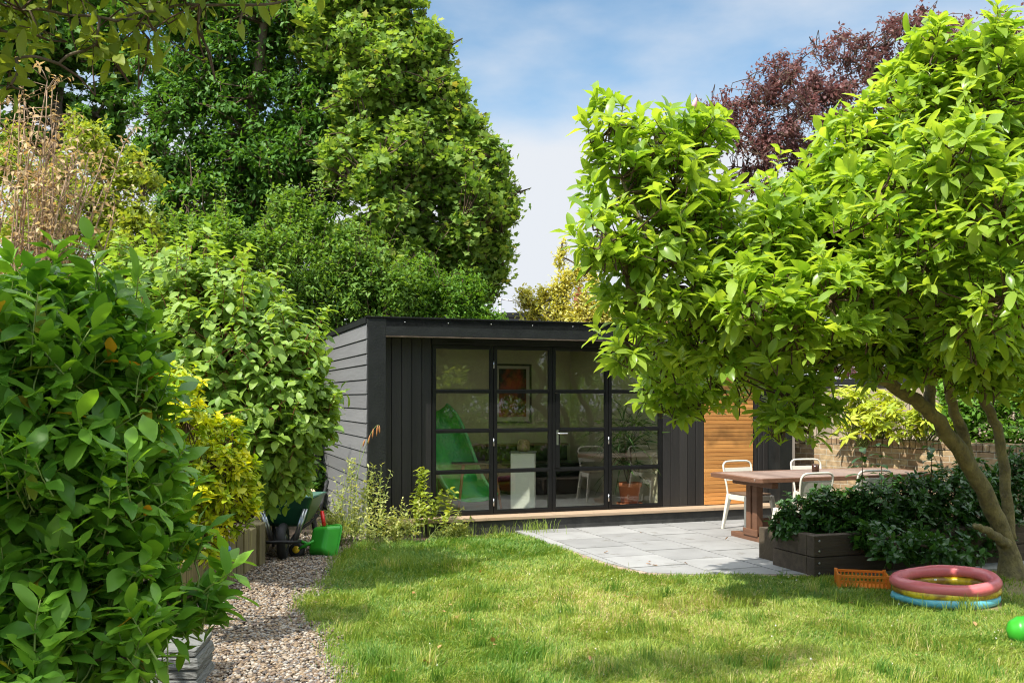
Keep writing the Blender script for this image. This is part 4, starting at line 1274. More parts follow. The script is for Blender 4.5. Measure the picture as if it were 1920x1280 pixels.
def tree(name, label, base, lobes, trunk_pts, r0, r1, bark, leaf, n, k, size, tpl, sub=0, sub_frac=.42, flat=.7, group=None, inner=.45, alpha=(35, 90), along=.4, L=.12, up=.35, droop=.1, root_from=2, twig=(0, 0, 0), twig_mat=None, dscale=1.0, cat='tree', names=('trunk', 'crown'), nup=.8, limbs=True, smooth=True, limb_r=None, zmin=.05, where=.72, core=.8, jsize=.3, shoots=None):
    C, Rr = lobes3(lobes, dscale=dscale)
    mb = MB()
    paths = trunk_pts if isinstance(trunk_pts[0], list) else [trunk_pts]
    roots = []
    for i, tp in enumerate(paths):
        q = limb(mb, tp, r0 if i == 0 else r0 * .62, r1, 12, 6, r0 * .07, flare=.8 if i == 0 else 0)
        roots += [(p, r0 + (r1 - r0) * j / len(q)) for j, p in enumerate(q) if j >= root_from * 5]
    nodes = roots
    if sub:
        C2, R2 = sub_lobes(C, Rr, sub, sub_frac, where, flat)
        if core:
            C2, R2 = np.concatenate([C2, C]), np.concatenate([R2, Rr * core])
    else:
        C2, R2 = C, Rr
    if limbs:
        nodes = grow_limbs(mb, roots, C, limb_r or r0 * .5, min(.012, (limb_r or 1) * .45))
        if sub:
            pick = rng.random(len(C2)) < .55
            nodes = grow_limbs(mb, nodes, C2[pick], .03, .008, 5)
    P, O, _ = sprig_points(C2, R2, n, inner, zmin, soft=bool(sub))
    V, F_, A, ax = leaves_on(P, O, k, size, tpl, alpha=alpha, along=along, L=L, up=up, droop=droop, nup=nup, jsize=jsize)
    parts = [(V, F_, A)]
    sh = None
    if shoots:                                 # upright new shoots breaking the outline
        cand = np.where((O[:, 2] > .15) & (np.linalg.norm((P[:, None] - C[None]) / Rr[None], axis=2).min(1) > .8))[0]
        pick = rng.choice(cand, min(shoots[0], len(cand)), replace=False)
        d = unit(O[pick] * .45 + np.array([0, 0, .8]) + rng.normal(size=(len(pick), 3)) * .25)
        ln = shoots[1] * (.5 + .8 * rng.random((len(pick), 1)))
        e = P[pick] + d * ln
        sh = stems(P[pick] - d * .1, e, .004, .002, .06)
        ts = np.linspace(.3, 1, 5)
        Ps = (P[pick][:, None] + (d * ln)[:, None] * ts[None, :, None]).reshape(-1, 3)
        Vs, Fs, As, _ = leaves_on(Ps, np.repeat(d, 5, 0), 2, size * .85, tpl, alpha=(35, 75), along=.2, L=.03, axis=np.repeat(d, 5, 0), droop=droop * .6, nup=nup, jsize=.35)
        parts.append((Vs, Fs, np.clip(As + .25, 0, .88)))
    tw = None
    if twig[0] > 0:
        tw = twig_arrays(P, ax, nodes, twig[1], twig[2], twig[0])
        if sh: tw = (np.concatenate([tw[0], sh[0]]), [np.concatenate([tw[1][0], sh[1][0] + len(tw[0])])])
    t = plant(name, label, cat, base, parts, mb, bark, tw, twig_mat, leaf, group, names, smooth)
    return t, P, ax

# --- magnolia at the right
mag_lobes = [(1150, 235, 62, 6.6), (1225, 250, 68, 6.8), (1305, 265, 62, 7.0), (1165, 335, 66, 6.6), (1262, 350, 85, 6.8), (1130, 432, 58, 6.3), (1215, 440, 88, 6.6), (1320, 430, 85, 6.9),
    (1175, 520, 62, 6.5), (1265, 535, 90, 6.8), (1175, 640, 52, 6.6), (1255, 640, 80, 7.5), (1350, 610, 95, 7.0), (1240, 730, 50, 8.0), (1300, 735, 62, 8.1), (1372, 700, 62, 7.9),
    (1480, 745, 62, 6.9), (1530, 740, 46, 7.1), (1462, 800, 32, 6.8), (1505, 798, 34, 6.9),
    (1415, 455, 85, 7.0), (1440, 560, 95, 7.2), (1480, 405, 75, 7.3), (1545, 470, 100, 7.3), (1545, 590, 95, 7.4), (1450, 655, 62, 7.3), (1560, 665, 45, 7.5),
    (1600, 290, 82, 7.4), (1585, 385, 90, 7.4), (1650, 490, 105, 7.5), (1640, 605, 72, 7.5), (1705, 215, 95, 7.4), (1750, 130, 62, 7.2), (1740, 330, 110, 7.6), (1775, 450, 115, 7.6),
    (1740, 580, 85, 7.5), (1830, 195, 100, 7.2), (1860, 320, 110, 7.4), (1880, 450, 115, 7.5), (1850, 570, 95, 7.2), (1875, 640, 62, 7.0), (1745, 70, 36, 7.1), (1850, 75, 42, 6.9), (1858, 45, 22, 6.9),
    (1980, 260, 140, 7.6), (1990, 450, 140, 7.8), (1980, 600, 100, 7.8), (1600, 420, 120, 8.6), (1750, 380, 130, 9.0), (1850, 520, 120, 8.8), (2100, 400, 150, 8.0), (1900, 180, 120, 8.4),
    (1640, 520, 90, 6.5), (1800, 600, 70, 6.4), (1720, 480, 90, 6.3), (1700, 655, 48, 7.3), (1780, 670, 50, 7.2), (1850, 690, 48, 7.1), (1930, 690, 60, 7.2), (1640, 680, 40, 7.4),
    (1650, 640, 58, 7.2), (1760, 650, 58, 7.1), (1840, 655, 60, 7.0), (1930, 640, 60, 7.1), (1560, 560, 80, 6.3), (1480, 620, 70, 6.5), (1860, 400, 100, 6.0), (1780, 300, 90, 6.2), (1650, 360, 80, 6.3), (1400, 560, 70, 6.4), (1880, 560, 80, 6.0)]
mb_ = gnd(1897, 1085)
trunk_main = [mb_ + Vector((0, 0, -.05)), at(1885, 1010, 8.45), at(1832, 900, 8.3), at(1762, 790, 8.05), at(1690, 735, 7.9), at(1610, 680, 7.65), at(1500, 590, 7.3), at(1400, 515, 7.1), at(1300, 440, 6.9)]
stem2 = [at(1893, 1010, 8.45), at(1884, 900, 8.5), at(1868, 800, 8.5), at(1840, 730, 8.4), at(1835, 600, 8.2), at(1850, 430, 7.8), at(1850, 250, 7.5)]
stem3 = [at(1826, 890, 8.3), at(1806, 815, 8.3), at(1782, 745, 8.2), at(1770, 640, 8.0), at(1720, 480, 7.7), at(1700, 300, 7.5)]
stem4 = [at(1742, 770, 8.0), at(1745, 720, 8.1), at(1750, 640, 8.0), at(1660, 480, 7.6)]
stem5 = [at(1888, 1020, 8.4), at(1860, 1000, 8.3), at(1828, 984, 8.2)]
mag, mP, mA = tree('magnolia_tree', 'large leaved bright green magnolia leaning over the patio table', mb_, mag_lobes,
    [trunk_main, stem2, stem3, stem4, stem5], .086, .022, M['mag_bark'], M['leaf_magnolia'], 4900, 9, .125, T_BIG, 0, inner=.5, alpha=(25, 85), along=.9, L=.07, up=.75, droop=.15, jsize=.55,
    root_from=3, twig=(.55, .14, .006), twig_mat=M['twig'], dscale=1.25, limb_r=.03, shoots=(120, .18))
fb = MB()
for px, py, Y in ((1300, 205, 6.9), (1442, 338, 7.1)):
    c = at(px, py, Y) - mb_
    fb = MB()
    fb.M = Matrix.Translation(c) @ Matrix.Rotation(R(14), 4, 'Y')
    fb.lathe([(.006, 0), (.016, .02), (.019, .04), (.012, .07), (.003, .085)], 8)
    fb.build('flower_bud', M['petal_pink'], mag)

# --- purple plum behind the magnolia
tree('purple_plum_tree', 'tall purple leaved plum tree rising behind the magnolia', (8.3, 17.5, 0),
    [(1320, 208, 26, 15), (1300, 225, 14, 15), (1375, 240, 50, 15), (1400, 190, 55, 15), (1345, 215, 38, 15), (1455, 150, 62, 15), (1420, 270, 72, 15), (1480, 230, 82, 15), (1530, 150, 68, 15.4), (1590, 110, 72, 15.6), (1560, 220, 85, 15.4), (1440, 310, 62, 15), (1510, 310, 75, 15.2), (1660, 90, 72, 16), (1720, 70, 62, 16), (1640, 180, 90, 16), (1800, 90, 75, 16.4), (1880, 90, 75, 16.6), (1760, 180, 95, 16.5), (1870, 220, 110, 17), (1600, 330, 90, 16), (1720, 330, 110, 16.5)],
    [(8.3, 17.5, -.05), (8.2, 17.3, 1.6), (7.6, 16.9, 3.2), (6.6, 16.4, 4.6), (6.0, 16, 5.6)], .17, .04, M['bark'], M['leaf_purple'], 7200, 4, .072, T_FAR, 16, .30, .8, along=1, L=.2, up=.5, twig=(.35, .3, .006), twig_mat=M['twig'], root_from=2, limb_r=.045, inner=.25, core=.6)

# --- sycamore behind the garden room
tree('sycamore_tree', 'tall light green sycamore with lobed leaves behind the garden room', (-2.92, 17.42, 0),
    [(740, 30, 62, 17.01), (775, 80, 62, 17.01), (700, 80, 90, 16.61), (815, 90, 35, 17.01), (800, 170, 80, 17.01), (850, 175, 38, 17.01), (720, 180, 105, 16.61), (860, 240, 52, 17.01), (800, 280, 105, 16.61), (700, 300, 110, 16.20), (890, 300, 62, 17.01), (930, 335, 45, 17.01), (850, 370, 105, 16.61), (930, 390, 48, 17.01), (740, 400, 110, 16.20), (890, 450, 80, 17.01), (930, 470, 38, 17.01), (820, 480, 100, 16.61), (910, 520, 45, 17.01), (690, 480, 100, 16.20), (760, 540, 80, 16.61), (870, 540, 62, 17.01), (680, -30, 80, 17.01), (610, 60, 70, 17.01), (740, -40, 40, 17.01)],
    [(-2.92, 17.42, -0.04), (-2.83, 17.33, 1.62), (-2.59, 17.17, 3.56), (-2.35, 17.01, 5.67), (-2.11, 17.01, 7.78)], .26, .05, M['bark'], M['leaf_maple'], 26000, 4, .105, T_STAR, 17, .27, .65, where=.74, core=.58, along=1, L=.3, up=.35, droop=.25, twig=(0.16, 0.32, 0.01), twig_mat=M['twig'], root_from=1, smooth=False)

# --- dense dark tree
tree('dense_lime_tree', 'large dense dark green broadleaf tree at upper left', (-5.4, 17.6, 0),
    [(480, -40, 120, 18.02), (590, -30, 100, 18.34), (380, 20, 110, 17.60), (500, 70, 130, 17.60), (610, 60, 85, 18.23), (340, 120, 85, 17.60), (430, 170, 125, 17.17), (560, 170, 110, 17.60), (640, 150, 55, 18.44), (300, 210, 70, 17.60), (380, 270, 110, 17.17), (500, 280, 125, 16.96), (600, 280, 80, 17.60), (290, 300, 58, 17.60), (330, 370, 80, 17.38), (430, 380, 110, 16.96), (540, 390, 105, 16.96), (610, 370, 60, 17.60), (400, 450, 90, 16.96), (500, 470, 90, 16.96)],
    [(-5.4, 17.6, -.05), (-5.3, 17.5, 2.0), (-5.0, 17.3, 4.4), (-4.6, 17.2, 7.2), (-4.3, 17.2, 9.0)], .24, .05, M['bark'], M['leaf_dark'], 32000, 4, .11, T_MID, 18, .30, .55, where=.72, core=.62, along=1, L=.16, up=.25, droop=.3, twig=(.12, .3, .008), twig_mat=M['twig'], root_from=1, group=None, nup=1.0)

# --- tree at the far upper left, seen against the sky
tree('backlit_tree', 'sparse dark tree against bright sky at far upper left', (-10.2, 20.5, 0),
    [(60, 60, 90, 20), (150, 40, 80, 20), (30, 150, 70, 20), (200, 110, 70, 20), (120, 150, 70, 20.5), (230, 180, 45, 20), (180, 215, 50, 20), (80, 230, 70, 20.5), (240, 40, 70, 20), (-60, 100, 120, 20), (60, -40, 120, 20), (210, 240, 30, 20), (-20, 260, 80, 20)],
    [(-10.2, 20.5, -.05), (-10.0, 20.4, 2.5), (-9.8, 20.3, 5.2), (-9.6, 20.2, 7.4), (-9.3, 20.2, 9.5)], .30, .06, M['bark'], M['leaf_dark'], 7600, 4, .13, T_STAR, 14, .30, .7, along=1, L=.25, up=.3, droop=.2, twig=(.25, .3, .008), twig_mat=M['twig'], root_from=1, smooth=False, inner=.2, core=0)

# --- shrub mass behind the shed, one shrub after another
def shrub(name, label, base, lobes, leaf, n, k, size, tpl, stem_n=5, r0=.03, wood=None, cat='shrub', group=None, names=('stems', 'foliage'), **kw):
    base = Vector(base)
    C, _ = lobes3(lobes)
    low = C[np.argsort(C[:, 2])][:max(stem_n, 1)]
    paths = []
    for i in range(stem_n):
        c = Vector(C[rng.integers(len(C))])
        b = base + Vector((random.gauss(0, .08), random.gauss(0, .08), -.02))
        paths.append([b, b.lerp(c, .4) + Vector((0, 0, .15 * (c - b).length * .3)), b.lerp(c, .8)])
    kw.setdefault('twig', (.25, size * 1.6, .004)); kw.setdefault('root_from', 1)
    return tree(name, label, base, lobes, paths, r0, r0 * .5, wood or M['twig'], leaf, n, k, size, tpl, cat=cat, group=group, names=names, **kw)

GB = 'shrubs growing behind the garden room'
shrub('green_shrub', 'leafy shrub with upright pale shoots under the dark tree', (-4.9, 14.2, 0), [(370, 430, 60, 13.4), (440, 470, 75, 13.4), (350, 500, 80, 13.4), (470, 560, 90, 13.4), (380, 600, 90, 13.2), (300, 560, 90, 13.2), (300, 460, 55, 13.4), (520, 470, 50, 13.6)], M['leaf_mid'], 5200, 5, .080, T_MID, sub=10, sub_frac=.32, along=1, L=.25, up=.8, alpha=(35, 75), shoots=(70, .35), group=GB)
shrub('green_shrub', 'wide arching green shrub hanging over the left roof edge', (-3.6, 15.3, 0), [(560, 440, 70, 14.6), (640, 460, 80, 14.6), (570, 530, 85, 14.3), (660, 540, 85, 14.4), (620, 610, 70, 14.3), (730, 530, 70, 14.6), (720, 590, 60, 14.6), (560, 620, 80, 14.2), (540, 380, 38, 14.6), (600, 690, 70, 14.4), (560, 760, 80, 14.4)], M['leaf_mid'], 11000, 5, .074, T_MID, sub=13, sub_frac=.28, flat=.6, along=1, L=.25, up=.3, droop=.25, shoots=(90, .45), group=GB)
shrub('green_shrub', 'finer leaved shrub spilling along the back of the flat roof', (-1.6, 15.8, 0), [(790, 540, 62, 15.2), (780, 600, 62, 15.2), (850, 560, 52, 15.2), (850, 610, 55, 15.2), (895, 575, 38, 15.4), (910, 605, 38, 15.4), (880, 530, 35, 15.4), (700, 620, 60, 15.2)], M['leaf_lime'], 5400, 5, .068, T_MID, sub=10, sub_frac=.30, along=1, L=.25, up=.5, group=GB)
shrub('golden_shrub', 'golden variegated shrub with upright shoots behind the roof', (1.35, 17.6, 0), [(1000, 590, 42, 17), (1050, 575, 50, 17), (1100, 570, 45, 17), (1060, 520, 32, 17), (1050, 480, 16, 17), (1055, 455, 9, 17), (1085, 500, 16, 17), (1110, 520, 18, 17), (985, 560, 22, 17), (978, 545, 12, 17), (1120, 600, 50, 17), (1060, 610, 60, 17), (1170, 610, 50, 17), (1020, 550, 20, 17)], M['leaf_gold'], 3400, 4, .085, T_MID, sub=4, sub_frac=.45, along=1, L=.22, up=1.1, alpha=(30, 70))

# --- left: dry shrub and pale shrub behind it
dl = [(40, 230, 70, 9.6), (120, 230, 60, 9.6), (60, 310, 90, 9.6), (150, 290, 45, 9.7), (20, 400, 90, 9.4), (120, 380, 70, 9.6), (160, 330, 35, 9.7), (60, 200, 45, 9.6)]
C, Rr = lobes3(dl)
base = Vector((-5.05, 9.6, .34))
mbd = MB()
tips = []
for i in range(46):
    c = Vector(C[rng.integers(len(C))]) + Vector((random.gauss(0, .16), random.gauss(0, .25), random.gauss(.05, .18)))
    b = base + Vector((random.gauss(0, .12), random.gauss(0, .12), -.02))
    q = limb(mbd, [b, b.lerp(c, .5) + Vector((random.gauss(0, .1), random.gauss(0, .1), .12)), c], random.uniform(.010, .018), .005, 5, 5, .01)
    tips.append((q, c))
P = []; O = []
for q, c in tips:
    for j in range(4, len(q)):
        for s_ in range(3):
            d = Vector((random.gauss(0, 1), random.gauss(0, 1), random.gauss(.7, .6))).normalized()
            e = q[j] + d * random.uniform(.12, .34)
            mbd.tube([q[j], q[j].lerp(e, .5) + Vector((0, 0, .01)), e], [.005, .0035, .002], 3)
            if random.random() < .85: P.append(e); O.append(d)
V, F_, A, ax = leaves_on(np.array(P), np.array(O), 3, .062, T_MID, along=1, L=.1, up=-.1, droop=.5)
plant('dry_shrub', 'half dead shrub with bare pale twigs and brown leaves', 'shrub', base, [(V, F_, A)], mbd, M['dry_twig'], None, None, M['leaf_dry'], None, ('stems', 'foliage'))
shrub('pale_green_shrub', 'sunlit yellow green shrub behind the dry twiggy bush', (-5.6, 12.2, .34), [(190, 280, 50, 12), (230, 330, 60, 12), (170, 370, 75, 12), (250, 400, 55, 12), (120, 430, 80, 11.8), (220, 460, 70, 11.8), (60, 400, 90, 12), (60, 500, 90, 12), (200, 540, 90, 12), (110, 330, 60, 12.3), (20, 300, 70, 12.3), (200, 300, 45, 12.2), (150, 250, 45, 12.3), (250, 460, 60, 12)], M['leaf_lightgreen'], 8000, 4, .075, T_FAR, sub=6, sub_frac=.4, along=1, L=.2, up=.3)

# --- ivy hedge at the back left, between cornus and garden room
shrub('ivy_hedge', 'dark ivy covered hedge between the boundary fence and garden room', (-4.6, 13.6, .34), [(560, 860, 60, 13.6), (590, 820, 50, 13.8), (540, 760, 70, 13.6), (590, 730, 45, 13.8), (500, 700, 80, 13.4), (480, 820, 90, 13.2), (590, 900, 40, 13.6), (420, 640, 90, 13.4), (350, 700, 110, 13.2)], M['leaf_dark'], 4200, 4, .07, T_MID, sub=6, along=1, L=.15, up=.1, droop=.2, cat='hedge')

# --- cornus over the path
shrub('dogwood_shrub', 'broad rounded dogwood with pale green leaves and red stems over the gravel path', (-2.95, 8.3, .34),
    [(300, 558, 80, 8.15), (380, 548, 75, 8.05), (450, 578, 80, 7.95), (505, 628, 70, 7.95), (555, 664, 65, 7.85), (590, 734, 48, 7.85), (600, 780, 36, 7.85), (560, 790, 62, 7.75), (520, 714, 85, 7.75), (430, 654, 105, 7.75), (350, 634, 95, 7.95), (490, 800, 85, 7.65), (540, 860, 48, 7.75), (500, 900, 48, 7.75), (460, 910, 40, 7.65), (430, 760, 90, 7.65), (340, 754, 90, 7.85), (250, 598, 80, 8.35), (560, 900, 25, 7.75), (240, 518, 50, 8.35), (430, 508, 32, 8.15), (330, 488, 32, 8.25)],
    M['leaf_cornus'], 2100, 7, .10, T_CORN, stem_n=12, r0=.014, wood=M['red_twig'], along=1, L=.16, up=.35, droop=.45, inner=.62, twig=(.6, .2, .0035), twig_mat=M['red_twig'], dscale=1.2, zmin=.38, limb_r=.009, shoots=(110, .17))

# --- golden choisya shrubs
CH = 'golden choisya shrubs by the timber wall'
shrub('choisya_shrub', 'upper bright yellow choisya leaning out of the hedge', (-2.7, 6.0, .34), [(330, 740, 48, 6.0), (290, 800, 60, 6.0), (350, 790, 40, 5.9), (310, 700, 30, 6.1), (270, 720, 40, 6.2)], M['leaf_choisya'], 330, 9, .055, T_MID, along=.6, L=.05, up=.7, alpha=(40, 95), twig=(.6, .12, .003), zmin=.36, group=CH, inner=.6)
shrub('choisya_shrub', 'lower yellow green choisya spilling over the weathered timber wall', (-2.6, 6.7, .34), [(420, 820, 42, 6.3), (450, 880, 32, 6.3), (400, 880, 62, 6.2), (450, 935, 36, 6.3), (360, 930, 62, 6.1), (420, 970, 42, 6.3), (380, 1010, 40, 6.1), (320, 980, 60, 6.0)], M['leaf_choisya'], 560, 9, .058, T_MID, along=.6, L=.05, up=.7, alpha=(40, 95), twig=(.6, .12, .003), zmin=.2, group=CH, inner=.6)

# --- foreground hedge
shrub('laurel_hedge', 'big dark green large leaved evergreen shrub filling the near left corner', (-2.05, 3.5, 0),
    [(20, 590, 95, 3.6), (110, 575, 75, 3.6), (60, 610, 110, 3.4), (170, 580, 75, 3.6), (225, 620, 70, 3.6), (140, 690, 110, 3.4), (250, 700, 75, 3.5), (300, 770, 52, 3.6), (40, 760, 120, 3.3), (180, 800, 110, 3.4), (290, 860, 62, 3.6), (80, 900, 130, 3.3), (220, 930, 100, 3.4), (320, 990, 62, 3.6), (150, 1030, 120, 3.3), (290, 1090, 70, 3.5), (370, 1110, 48, 3.5), (60, 1100, 130, 3.2), (200, 1150, 100, 3.3), (330, 1150, 50, 3.4), (100, 1240, 130, 3.1), (250, 1230, 60, 3.2), (30, 510, 30, 3.7), (100, 500, 26, 3.7), (-110, 680, 150, 3.5), (-90, 850, 180, 3.4), (-90, 1100, 180, 3.3), (20, 1300, 150, 3.1), (-200, 700, 200, 3.8), (-150, 1350, 200, 3.2)],
    M['leaf_laurel'], 1300, 7, .104, T_LAUR, stem_n=14, r0=.018, along=1, L=.14, up=.55, droop=.05, inner=.35, twig=(.7, .16, .0035), twig_mat=M['green_stem'], dscale=1.1, zmin=.05, limb_r=.012, alpha=(30, 85), jsize=.5, shoots=(60, .13))

# --- overhanging branch, top left, from a tree standing outside the frame
ol = [(40, 20, 62, 2.9), (130, 30, 62, 2.9), (220, 40, 55, 2.9), (300, 20, 52, 3.0), (380, 10, 40, 3.0), (460, 10, 36, 3.0), (30, 110, 42, 2.8), (540, 0, 24, 3.1), (160, 95, 26, 2.9), (20, 160, 18, 2.8), (-80, 40, 110, 2.8), (-60, -120, 160, 3.0), (150, -140, 160, 3.0), (380, -140, 130, 3.0), (600, -160, 120, 3.2), (100, -380, 220, 2.6), (420, -380, 200, 2.8), (-200, -200, 200, 2.6), (-300, -450, 260, 2.2), (250, -600, 220, 2.2), (700, -420, 170, 3.0), (300, 60, 30, 2.9), (240, -260, 150, 3.6), (460, -270, 170, 3.6), (660, -260, 140, 3.7), (820, -300, 120, 3.8)]
ol = [(60, 75, 36, 2.9), (180, 85, 30, 2.9), (280, 75, 26, 2.95), (20, 165, 18, 2.8), (110, 120, 16, 2.85), (370, 55, 22, 3.0), (450, 45, 20, 3.0)] + ol
ol += [(960 + F * x / y, HZ - F * (z - EYE) / y, r * F / y, y) for x, y, z, r in ((-2.6, 2.4, 3.2, .5), (-3.1, 2.0, 2.9, .5), (-2.2, 2.8, 3.6, .45), (-2.7, 1.7, 3.5, .5), (-3.4, 2.6, 3.3, .5))]
tree('overhanging_tree', 'olive green leafy branches hanging into the top left corner', (-3.3, 1.4, 0), ol,
    [[(-3.3, 1.4, -.05), (-3.2, 1.5, 1.4), (-3.0, 1.7, 2.6), (-2.6, 2.1, 3.6), (-1.9, 2.6, 4.1)], [(-2.9, 1.8, 2.7), (-2.2, 2.5, 3.0), at(80, -190, 2.9), at(260, -150, 2.95), at(430, -120, 3.0)]], .085, .006, M['bark'], M['leaf_olive'], 2000, 5, .070, leaf_tpl('fine', w=.40, fold=.05, droop=.15), along=1, L=.16, up=-.1, droop=.45, inner=.3, twig=(.6, .18, .003), twig_mat=M['twig'], root_from=3, limb_r=.008)

# --- planter shrubs (leaf colour darkened for the magnolia's shade)
PS = 'evergreen shrubs in the sleeper planter'
def pw(x, y, z): return pl_.matrix_basis @ Vector((x, y, z))
shrub('choisya_bush', 'dark glossy bush at the patio end of the sleeper planter', pw(.35, .5, .33), [(1500, 964, 38, 8.9), (1545, 944, 36, 9.0), (1560, 994, 44, 8.9), (1490, 1009, 29, 8.8), (1600, 954, 41, 9.0), (1465, 984, 22, 8.9)], M['leaf_planter_shaded'], 620, 8, .065, T_MID, along=.6, L=.05, up=.6, alpha=(40, 95), zmin=.3, group=PS, stem_n=6, r0=.012, inner=.35)
shrub('choisya_bush', 'middle dark bush of the sleeper planter in front of the table', pw(1.2, .5, .33), [(1640, 954, 47, 9.0), (1690, 929, 41, 9.2), (1660, 1004, 49, 8.8), (1720, 984, 53, 9.0), (1610, 1014, 38, 8.7), (1700, 1034, 38, 8.6), (1740, 924, 36, 9.3)], M['leaf_planter_shaded'], 800, 8, .068, T_MID, along=.6, L=.05, up=.6, alpha=(40, 95), zmin=.2, group=PS, stem_n=7, r0=.012, inner=.35)
shrub('choisya_bush', 'dark bush of the sleeper planter closest to the magnolia trunk', pw(2.2, .55, .33), [(1790, 918, 47, 9.4), (1780, 978, 53, 9.2), (1840, 958, 53, 9.4), (1830, 898, 38, 9.6), (1890, 938, 51, 9.6), (1900, 878, 38, 9.8), (1850, 1018, 47, 9.2), (1780, 1028, 43, 9.0)], M['leaf_planter_shaded'], 860, 8, .068, T_MID, along=.6, L=.05, up=.6, alpha=(40, 95), zmin=.1, group=PS, stem_n=7, r0=.012, inner=.35)
shrub('trailing_shrub', 'low shrub with larger oval leaves trailing over the planter edge', pw(1.4, .2, .33), [(1660, 1010, 40, 8.3), (1720, 1020, 40, 8.3), (1690, 1035, 28, 8.2), (1760, 1030, 40, 8.3), (1810, 1030, 35, 8.3), (1630, 1000, 30, 8.4)], M['leaf_planter_shaded'], 90, 7, .075, T_CORN, along=1, L=.1, up=.2, zmin=.12, stem_n=5, r0=.008, inner=.4, twig=(0, 0, 0))
# boundary hedge on the right side of the garden, beyond the frame; it shows in the door glass
CH_, RH_ = [], []
for i in range(15):
    t = i / 14
    CH_.append((7.3 + .5 * math.sin(i * 2.1), 8.4 - 13.5 * t, 1.15 + .15 * math.sin(i * 1.7))); RH_.append((1.0, 1.1, 1.35))
for i in range(9):
    CH_.append((7.2 - 1.3 * i, -5.6 + .3 * math.sin(i * 2.3), 1.1)); RH_.append((1.1, .9, 1.25))
for i in range(6):
    CH_.append((8.6, 8 - 2.4 * i, 2.6 + .5 * math.sin(i * 2.9))); RH_.append((1.1, 1.3, 1.1))
CH_, RH_ = np.array(CH_), np.array(RH_)
Ph, Oh, _ = sprig_points(CH_, RH_, 7000, .6)
V, F_, A, _ = leaves_on(Ph, Oh, 5, .13, T_MID, alpha=(35, 85), along=1, L=.25, up=.4)
bh = plant('boundary_hedge', 'tall green boundary hedge of the right side mirrored in the door glass', 'hedge', (7.3, 2.0, 0), [(V, F_, A)], None, None, None, None, M['leaf_mid'], None, ('stems', 'foliage'))
for i in range(15):
    mh = MB(); b = Vector((random.gauss(0, .15), 6.2 - 13.5 * i / 14, 0)); limb(mh, [b, b + Vector((random.gauss(0, .1), 0, .7)), b + Vector((random.gauss(0, .2), random.gauss(0, .2), 1.5))], .03, .015, 6, 3)
    mh.build('stem', M['bark'], bh)

# low ground cover over the raised bed at the left
n_ = 2600
Pg = np.stack([-2.7 - rng.random(n_) ** 1.3 * 3.6, 3.4 + rng.random(n_) * 10.2, .36 + .10 * rng.random(n_)], 1)
V, F_, A, _ = leaves_on(Pg, np.tile([[0, 0, 1.0]], (n_, 1)), 6, .075, T_MID, alpha=(45, 95), along=.5, L=.08, up=.6, rand=.5)
tag(np_mesh('ground_cover', V, F_, M['leaf_dark'], None, var=A, smooth=True), 'low dark green ground cover under the shrubs of the left raised bed', 'ground cover', kind='stuff')
# tall suckers with a few leaves
SK = 'thin upright stems rising from the planter'
for px, py0, py1, Y, lab in ((1612, 930, 838, 9.0, 'thin stem with drooping dark leaves nearest the candle jar'), (1648, 930, 832, 9.1, 'tall thin stem with sparse dark leaves before the brick wall'), (1742, 900, 835, 9.2, 'thin leafy stem just left of the magnolia main trunk')):
    a, b = at(px, py0, Y), at(px + 2, py1, Y)
    m_ = MB(); limb(m_, [a - Vector((0, 0, .35)), a.lerp(b, .5) + Vector((.02, 0, 0)), b], .006, .003, 5, 4)
    k_ = 5
    Pq = np.array([a.lerp(b, t) for t in (.25, .45, .62, .8, 1.0)]); Oq = np.tile([[0, 0, 1.0]], (5, 1))
    V, F_, A, _ = leaves_on(Pq, Oq, 3, .10, T_CORN, alpha=(65, 95), along=.3, L=.05, up=1, out=0, rand=.15, droop=.2)
    plant('planter_stem', lab, 'plant', a - Vector((0, 0, .35)), [(V, F_, A)], m_, M['twig'], None, None, M['leaf_planter_shaded'], SK, ('stem', 'foliage'))

# --- fatsia-like plants on the raised bed
FT = 'glossy yellow green fatsia plants above the brick wall'
T_FAT = leaf_tpl('mid', .34, .05, .22)
def fatsia(label, px, py, Y, r, n, hgt):
    c = at(px, py, Y); base = Vector((c.x + .05, c.y + .15, .96))
    m_ = MB(); Pq, Oq = [], []
    for i in range(int(n * 1.8)):
        d = Vector((random.gauss(0, .8), random.gauss(0, .6) - .2, random.uniform(-.5, .8)))
        e = c + d * r
        if e.z < 1.08: e.z = 1.08 + random.random() * .1
        limb(m_, [base + Vector((random.gauss(0, .03), random.gauss(0, .03), 0)), base.lerp(e, .6) + Vector((0, 0, .05)), e], .006, .003, 5, 3)
        Pq.append(e); Oq.append((d + Vector((0, -.2, .6))).normalized())
    V, F_, A, _ = leaves_on(np.array(Pq), np.array(Oq), 8, .135, T_FAT, alpha=(62, 98), along=0, L=0, up=.7, out=.5, rand=.3, droop=.15, nup=.5)
    A = np.clip(A, 0, 1)
    plant('fatsia_plant', label, 'plant', base, [(V, F_, A)], m_, M['green_stem'], None, None, M['leaf_fatsia'], FT, ('stems', 'foliage'))
for a in (('pale yellow fatsia nearest the garden room end of the brick wall', 1600, 755, 12.6, .26, 22, .4), ('lush fatsia in front of the pale board fence', 1650, 770, 12.2, .30, 26, .4), ('low fatsia with drooping leaves over the brick coping', 1615, 805, 12.2, .20, 16, .3), ('shaded fatsia seen between two magnolia stems', 1735, 785, 11.6, .28, 22, .4), ('fatsia glimpsed left of the leaning magnolia trunk', 1700, 800, 11.8, .22, 16, .3)):
    fatsia(*a)
